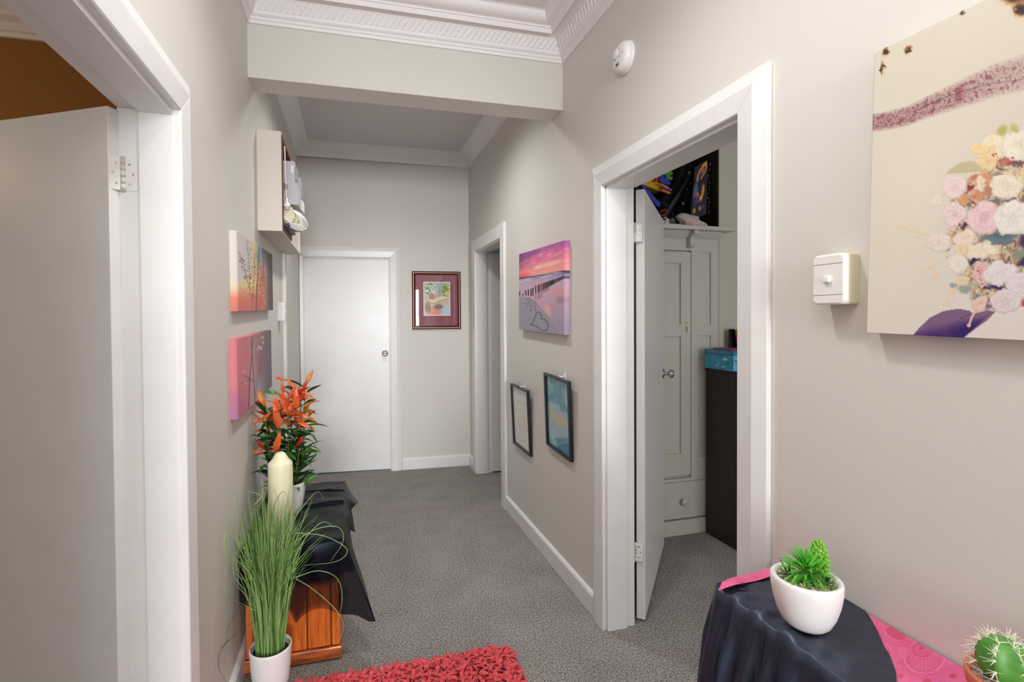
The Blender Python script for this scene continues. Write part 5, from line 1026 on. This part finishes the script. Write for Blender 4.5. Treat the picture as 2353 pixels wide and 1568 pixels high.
pts = (tlv*(1-U)+trv*U)*(1-V)+(blv*(1-U)+brv*U)*V + np.array([-.0006, -.0015, 0]); off = np.array(gm_.location); colour_mesh('case_art', pts-off, p.A, M['attr_gloss'], gm_)
r = random.Random(3); bm = NB()
for k in range(26):
    t = r.random(); u_ = r.uniform(.15, .85); q = A4[1]*(1-t)+A4[2]*t+Vector((.046, .026, 0))*u_+Vector((.002, -.001, 0)); bmesh.ops.create_icosphere(bm, subdivisions=1, radius=r.uniform(.001, .003), matrix=Matrix.Translation(q))
obj('glitter', bm, C_('glitter', (200, 226, 214), .2), gm_, world=True, kind='stuff')
# black bag with grey straps
bg = thing('black_bag', 'bulky black bag with grey straps filling the middle of the alcove', 'bag', tuple(at(1550, 518, 3.12)))
def blob(prof, Y, depth, m, name, par, n=26, k=14):
    Q = spline([at(x, y, Y) for x, y in prof]+[at(*prof[0], Y)], 3)[:-1]; c = sum(Q, Vector())/len(Q); bm = NB(); rows = []
    for i in range(k+1):
        a = math.pi*i/k; f = math.sin(a)**.5; rows.append([bm.verts.new(c+(q-c)*f+Vector((0, -depth*math.cos(a), 0))) for q in Q] if 0 < i < k else None)
    rows[0] = [bm.verts.new(c+Vector((0, -depth, 0)))]; rows[k] = [bm.verts.new(c+Vector((0, depth, 0)))]; N_ = len(Q)
    for A, B in zip(rows, rows[1:]):
        for i in range(N_):
            j = (i+1) % N_
            if len(A) == 1: bm.faces.new((A[0], B[i], B[j]))
            elif len(B) == 1: bm.faces.new((A[i], A[j], B[0]))
            else: bm.faces.new((A[i], A[j], B[j], B[i]))
    return obj(name, bm, m, par, smooth=True, world=True)
bk = mat('black_nylon', (20, 20, 22), .6, (120, .5, .006)); gs = mat('grey_strap', (62, 64, 68), .5, (300, .2, .002))
blob([(1500, 470), (1520, 440), (1545, 395), (1558, 345), (1580, 335), (1584, 365), (1580, 400), (1582, 470), (1580, 512), (1540, 520), (1505, 516)], 3.15, .085, bk, 'bag_body', bg)
def strap(pts, Y, w, name, par, m):
    Q = spline([at(x, y, Y) for x, y in pts], 6); bm = NB(); prev = None
    for i, q in enumerate(Q):
        d = (Q[min(i+1, len(Q)-1)]-Q[max(i-1, 0)]).normalized(); s_ = d.cross(Vector((0, -1, 0))).normalized()*w/2; cur = [bm.verts.new(q-s_), bm.verts.new(q+Vector((0, -.003, 0))), bm.verts.new(q+s_), bm.verts.new(q+Vector((0, .003, 0)))]
        if prev: [bm.faces.new((prev[k], prev[(k+1) % 4], cur[(k+1) % 4], cur[k])) for k in range(4)]
        prev = cur
    return obj(name, bm, m, par, smooth=True, world=True)
strap([(1588, 395), (1580, 415), (1565, 440), (1545, 470), (1526, 500)], 3.0, .040, 'strap', bg, gs); strap([(1505, 460), (1530, 470), (1545, 490), (1552, 515)], 3.01, .022, 'strap', bg, bk); strap([(1578, 430), (1575, 460), (1568, 480), (1560, 500)], 3.005, .012, 'strap', bg, gs)
bm = NB()
for x, y, s_ in ((1583, 397, .007), (1587, 422, .005), (1570, 468, .009), (1579, 434, .004)): bmesh.ops.create_icosphere(bm, subdivisions=2, radius=s_, matrix=Matrix.Translation(at(x, y, 2.985)) @ Matrix.Diagonal((1, .4, 1, 1)))
obj('buckle', bm, M['white_plastic'], bg, smooth=True, world=True)
plate('yellow_bag', 'yellow fabric bag with drawn lines at the top left of the alcove', 'bag', [(1466, 424), (1478, 398), (1500, 390), (1524, 394), (1522, 412), (1530, 424), (1516, 440), (1498, 432), (1480, 425)], 2.99, .07, yl)
t = plate('blue_folder', 'blue edged folder leaning beside the door in the alcove', 'folder', [(1474, 424), (1480, 425), (1518, 468), (1516, 476), (1509, 473), (1476, 430)], 2.965, .04, blu); 
plate('foam_letter', 'green notched foam letter above the blue foam letter in the alcove', 'toy letter', [(1532, 384), (1546, 378), (1546, 388), (1540, 390), (1540, 394), (1546, 394), (1546, 402), (1540, 402), (1540, 406), (1546, 406), (1545, 414), (1532, 412), (1526, 400)], 2.985, .03, grn)
plate('foam_letter', 'blue foam letter under the green foam letter in the alcove', 'toy letter', [(1517, 408), (1524, 400), (1528, 410), (1532, 401), (1534, 412), (1542, 420), (1539, 425), (1526, 424), (1516, 416)], 2.965, .03, blu)
plate('foam_letter', 'small red foam numeral on the yellow bag in the alcove', 'toy letter', [(1505, 407), (1513, 403), (1514, 408), (1510, 411), (1515, 416), (1504, 417), (1509, 412)], 2.960, .02, rdd)
def marker(label, a, b, Y, rad, m):
    A, B = at(*a, Y), at(*b, Y); root = thing('marker_pen', label, 'marker pen', tuple(A)); d = (B-A); obj('barrel', tube(NB(), [A, A+d*.6], rad, 12), m, root, world=True, bevel=.001); obj('cap', tube(NB(), [A+d*.6, A+d*.62, B], [rad, rad*1.12, rad*1.0], 12), m, root, world=True, bevel=.001)
marker('orange marker pen below the purple one in the alcove', (1519, 437), (1539, 444), 2.95, .0095, ora); marker('purple marker pen above the orange one in the alcove', (1522, 431), (1543, 437), 2.952, .0075, pur); marker('thin yellow marker pen under the yellow bag in the alcove', (1514, 422), (1536, 432), 2.958, .006, yl)
cb = thing('carabiner', 'red carabiner clip hanging on the black bag in the alcove', 'carabiner', tuple(at(1524, 490, 2.96))); obj('clip_ring', tube(NB(), [at(1524+8*math.cos(a)*(1.0 if math.cos(a) > 0 else .9), 489+5.5*math.sin(a)-3*math.cos(a), 2.955) for a in [math.radians(d_) for d_ in range(-150, 180, 30)]], .0035, 8), C_('carabiner_red', (214, 66, 46), .3), cb, world=True, smooth=True)
# zebra pouch, clear bag, tablet, plastic carrier
zp = thing('zebra_pouch', 'small zebra striped pouch on the shelf beside the door edge', 'pouch', tuple(at(1526, 518, 2.93))); gz_, gv_ = np.meshgrid(np.linspace(0, 6.283, 40), np.linspace(0, 3.1416, 30)); p = Paint(gz_, gv_); p.fill((236, 234, 232)); p.mix((np.sin(gz_*5+4*fbm(gz_*1.5, gv_*1.5)*3)+np.sin(gv_*7+gz_*3)*.5 > .15)*1., (20, 20, 24))
ctr = at(1528, 509, 2.93); pt = np.stack([np.cos(gz_)*np.sin(gv_)*.036, np.sin(gz_)*np.sin(gv_)*.026, np.cos(gv_)*.030], -1)+np.array(ctr)-np.array(zp.location); colour_mesh('pouch_body', pt, p.A, M['attr'], zp, smooth=True)
clr = mat('clear_plastic', (214, 214, 216), .25, (60, .6, .01), alpha=.5); blob_ = lambda nm, lab, cat, prof, Y, dep, m, par=None: blob(prof, Y, dep, m, 'bag_film', thing(nm, lab, cat, tuple(at(prof[0][0], prof[0][1], Y))))
blob_('clear_bag', 'crumpled clear plastic bag between the pouch and the carrier bag', 'bag', [(1535, 517), (1534, 508), (1540, 502), (1546, 504), (1549, 512), (1549, 518)], 2.955, .03, clr)
tbt = thing('tablet', 'thin white tablet lying on the shelf edge in the alcove', 'tablet', tuple(at(1545, 522, 2.86))); Tq = [at(1523, 522, 2.84), at(1566, 523, 2.84)]; obj('slab', box(NB(), Tq[0].x, Tq[1].x, 2.825, 2.935, 2.0345, 2.052), mat('tablet_white', (222, 226, 232), .25), tbt, world=True, bevel=.003)
film = mat('carrier_film', (240, 228, 222), .25, (40, .9, .014), (16, (250, 244, 240), 3), alpha=.55)
cbg = thing('carrier_bag', 'crumpled white plastic carrier bag with pink and tan contents on the shelf', 'bag', tuple(at(1588, 522, 2.82)))
blob([(1554, 497), (1564, 490), (1576, 493), (1592, 496), (1602, 500), (1600, 505), (1610, 512), (1622, 518), (1622, 525), (1600, 526), (1575, 525), (1564, 512)], 2.822, .042, film, 'bag_film', cbg)
for pr_, m, nm in (([(1562, 502), (1575, 500), (1580, 520), (1568, 516)], mat('tan_contents', (176, 126, 74), .6, (50, .5, .01)), 'tan_contents'), ([(1580, 500), (1602, 510), (1600, 519), (1584, 518)], C_('pink_contents', (222, 96, 130), .5), 'pink_contents'), ([(1606, 513), (1618, 517), (1618, 524), (1604, 523)], C_('red_contents', (206, 44, 50), .5), 'red_contents')): blob(pr_, 2.818, .027, m, nm, cbg)
# dark chest of drawers seen from its side, boxes on top
cdw = thing('chest_of_drawers', 'black-brown chest of drawers seen end-on inside the bedroom doorway', 'chest of drawers', (2.6, 2.66, 0)); M['espresso'] = mat('black_brown_veneer', (30, 24, 24), .45, None, (8, (46, 34, 30), 5, (14, 14, .6)))
obj('body', box(NB(), 2.292, 2.98, 2.50, 2.835, .0, 1.090), M['espresso'], cdw, world=True, bevel=.002); obj('top', box(NB(), 2.286, 2.99, 2.485, 2.838, 1.090, 1.108), M['espresso'], cdw, world=True, bevel=.002)
for k in range(4): dd = obj('drawer', box(NB(), 2.31, 2.962, 2.480, 2.50, .06+k*.255, .305+k*.255), M['espresso'], cdw, world=True, bevel=.002); obj('drawer_handle', box(NB(), 2.56, 2.71, 2.462, 2.480, .175+k*.255, .187+k*.255), M['steel'], dd, world=True, bevel=.002)
bb = thing('keepsake_box', 'turquoise patterned box with a darker lid on the black chest of drawers', 'box', (2.42, 2.68, 1.109))
def teal(p, lid):
    X, Y = p.X, p.Y; n = p.n(.16, 4)
    if lid:
        p.fill((46, 124, 160)); p.mix(np.clip((n-.5)*3, 0, 1)*.6, (70, 160, 190))
        for i in range(6): x = .14+i*.14; p.line([(x-.05, .25), (x, .75), (x+.05, .25)], .035, (196, 150, 200), .8, .03)
        p.ell(.49, .5, .035, .22, (190, 30, 60), .3)
    else:
        p.fill((58, 166, 202)); p.mix(np.clip((n-.48)*4, 0, 1)*.6, (84, 184, 216)); p.mix(np.clip((.4-n)*5, 0, 1)*.6, (40, 134, 176))
        for cx, cy, r0 in ((.3, .35, .16), (.25, .75, .12), (.12, .25, .08)): p.line([(cx+math.cos(t)*r0*(1-.09*t), cy+math.sin(t)*r0*1.6*(1-.09*t)) for t in [i*.4 for i in range(20)]], .018, (40, 140, 176), .7, .015)
        p.ell(.72, .28, .085, .10, (232, 226, 214), .2, 30); p.ell(.80, .52, .07, .10, (70, 140, 60), .25, -30); p.ell(.66, .82, .06, .10, (226, 222, 206), .2); p.ell(.64, .88, .06, .06, (80, 140, 60), .3); p.line([(.42, .78), (.48, .62)], .05, (196, 224, 214), .9, .02); p.ell(.90, .20, .05, .08, (60, 150, 140), .3)
def box_face(name, par, c00, c10, c01, paintf, n=70, m=60):
    U, V = np.meshgrid(np.linspace(0, 1, n), np.linspace(0, 1, m)); p = Paint(U, V); paintf(p); c00, c10, c01 = map(np.array, (c00, c10, c01)); P = c00+U[..., None]*(c10-c00)+V[..., None]*(c01-c00); loc, inv = ORG[par.name]; return colour_mesh(name, P-np.array(loc), p.A, M['attr_gloss'], par)
teal_m = mat('turquoise_card', (62, 168, 204), .45, None, (30, (84, 180, 214), 3)); teal_d = mat('turquoise_lid', (48, 128, 164), .45)
X0, X1, Y0, Y1, Z0, Z1, ZL = 2.272, 2.60, 2.566, 2.815, 1.109, 1.205, 1.233
obj('box_body', box(NB(), X0, X1, Y0, Y1, Z0, Z1), teal_m, bb, world=True, bevel=.001); obj('box_lid', box(NB(), X0-.004, X1+.004, Y0-.004, Y1+.004, Z1+.001, ZL), teal_d, bb, world=True, bevel=.001)
box_face('side_print', bb, (X0-.0006, Y1, Z1), (X0-.0006, Y0, Z1), (X0-.0006, Y1, Z0), lambda p: teal(p, 0)); box_face('lid_print', bb, (X0-.0046, Y1, ZL), (X0-.0046, Y0, ZL), (X0-.0046, Y1, Z1+.001), lambda p: teal(p, 1), 60, 20)
def front_(p): p.fill((100, 186, 214)); n = p.n(.2, 4); p.mix(np.clip((n-.5)*4, 0, 1)*.6, (140, 206, 224)); p.line([(.05, .32), (.12, .42), (.3, .40), (.45, .34)], .05, (30, 40, 110), .9, .02); p.ell(.12, .56, .06, .08, (40, 40, 130), .4); p.ell(.3, .28, .05, .1, (20, 24, 70), .3); p.ell(.6, .6, .2, .2, (60, 140, 190), .6)
box_face('front_print', bb, (X0, Y0-.0006, Z1), (X1, Y0-.0006, Z1), (X0, Y0-.0006, Z0), front_)
cl = thing('pink_notebook', 'thin pink notebook lying on the lid of the turquoise box', 'notebook', (2.40, 2.70, ZL+.0005)); obj('cover', box(NB(), 2.31, 2.46, 2.62, 2.79, ZL+.0006, ZL+.008), mat('notebook_pink', (200, 70, 110), .5, None, (60, (120, 60, 130), 3)), cl, world=True, bevel=.001)
cup = thing('rainbow_tumbler', 'rainbow striped tumbler standing on the turquoise box', 'tumbler', (2.505, 2.755, ZL+.0008)); bands = [(0, (30, 110, 50)), (.10, (60, 170, 200)), (.22, (90, 130, 220)), (.32, (150, 50, 190)), (.44, (226, 40, 150)), (.58, (236, 70, 110)), (.70, (236, 90, 40)), (.82, (232, 130, 40)), (.90, (110, 170, 60)), (1, (40, 130, 90))]
TH, V = np.meshgrid(np.linspace(0, 2*math.pi, 40), np.linspace(0, 1, 40)); p = Paint(TH, V); p.ramp(V+.02*np.sin(TH*5), bands); rr = .026+.016*V; colour_mesh('tumbler_wall', np.stack([np.cos(TH)*rr, np.sin(TH)*rr, V*.125], -1), p.A, M['attr_gloss'], cup, smooth=True); obj('tumbler_lid', lathe(NB(), [(0, .120), (.041, .120), (.043, .125), (.043, .129), (.030, .131), (0, .131)], 32), M['white_plastic'], cup, smooth=True)
bkx = thing('black_carton', 'upright narrow black carton behind the rainbow tumbler', 'carton', (2.53, 2.81, 1.233)); obj('carton', box(NB(), 2.452, 2.545, 2.80, 2.8135, ZL+.0008, 1.362), M['black'], bkx, world=True, bevel=.001)
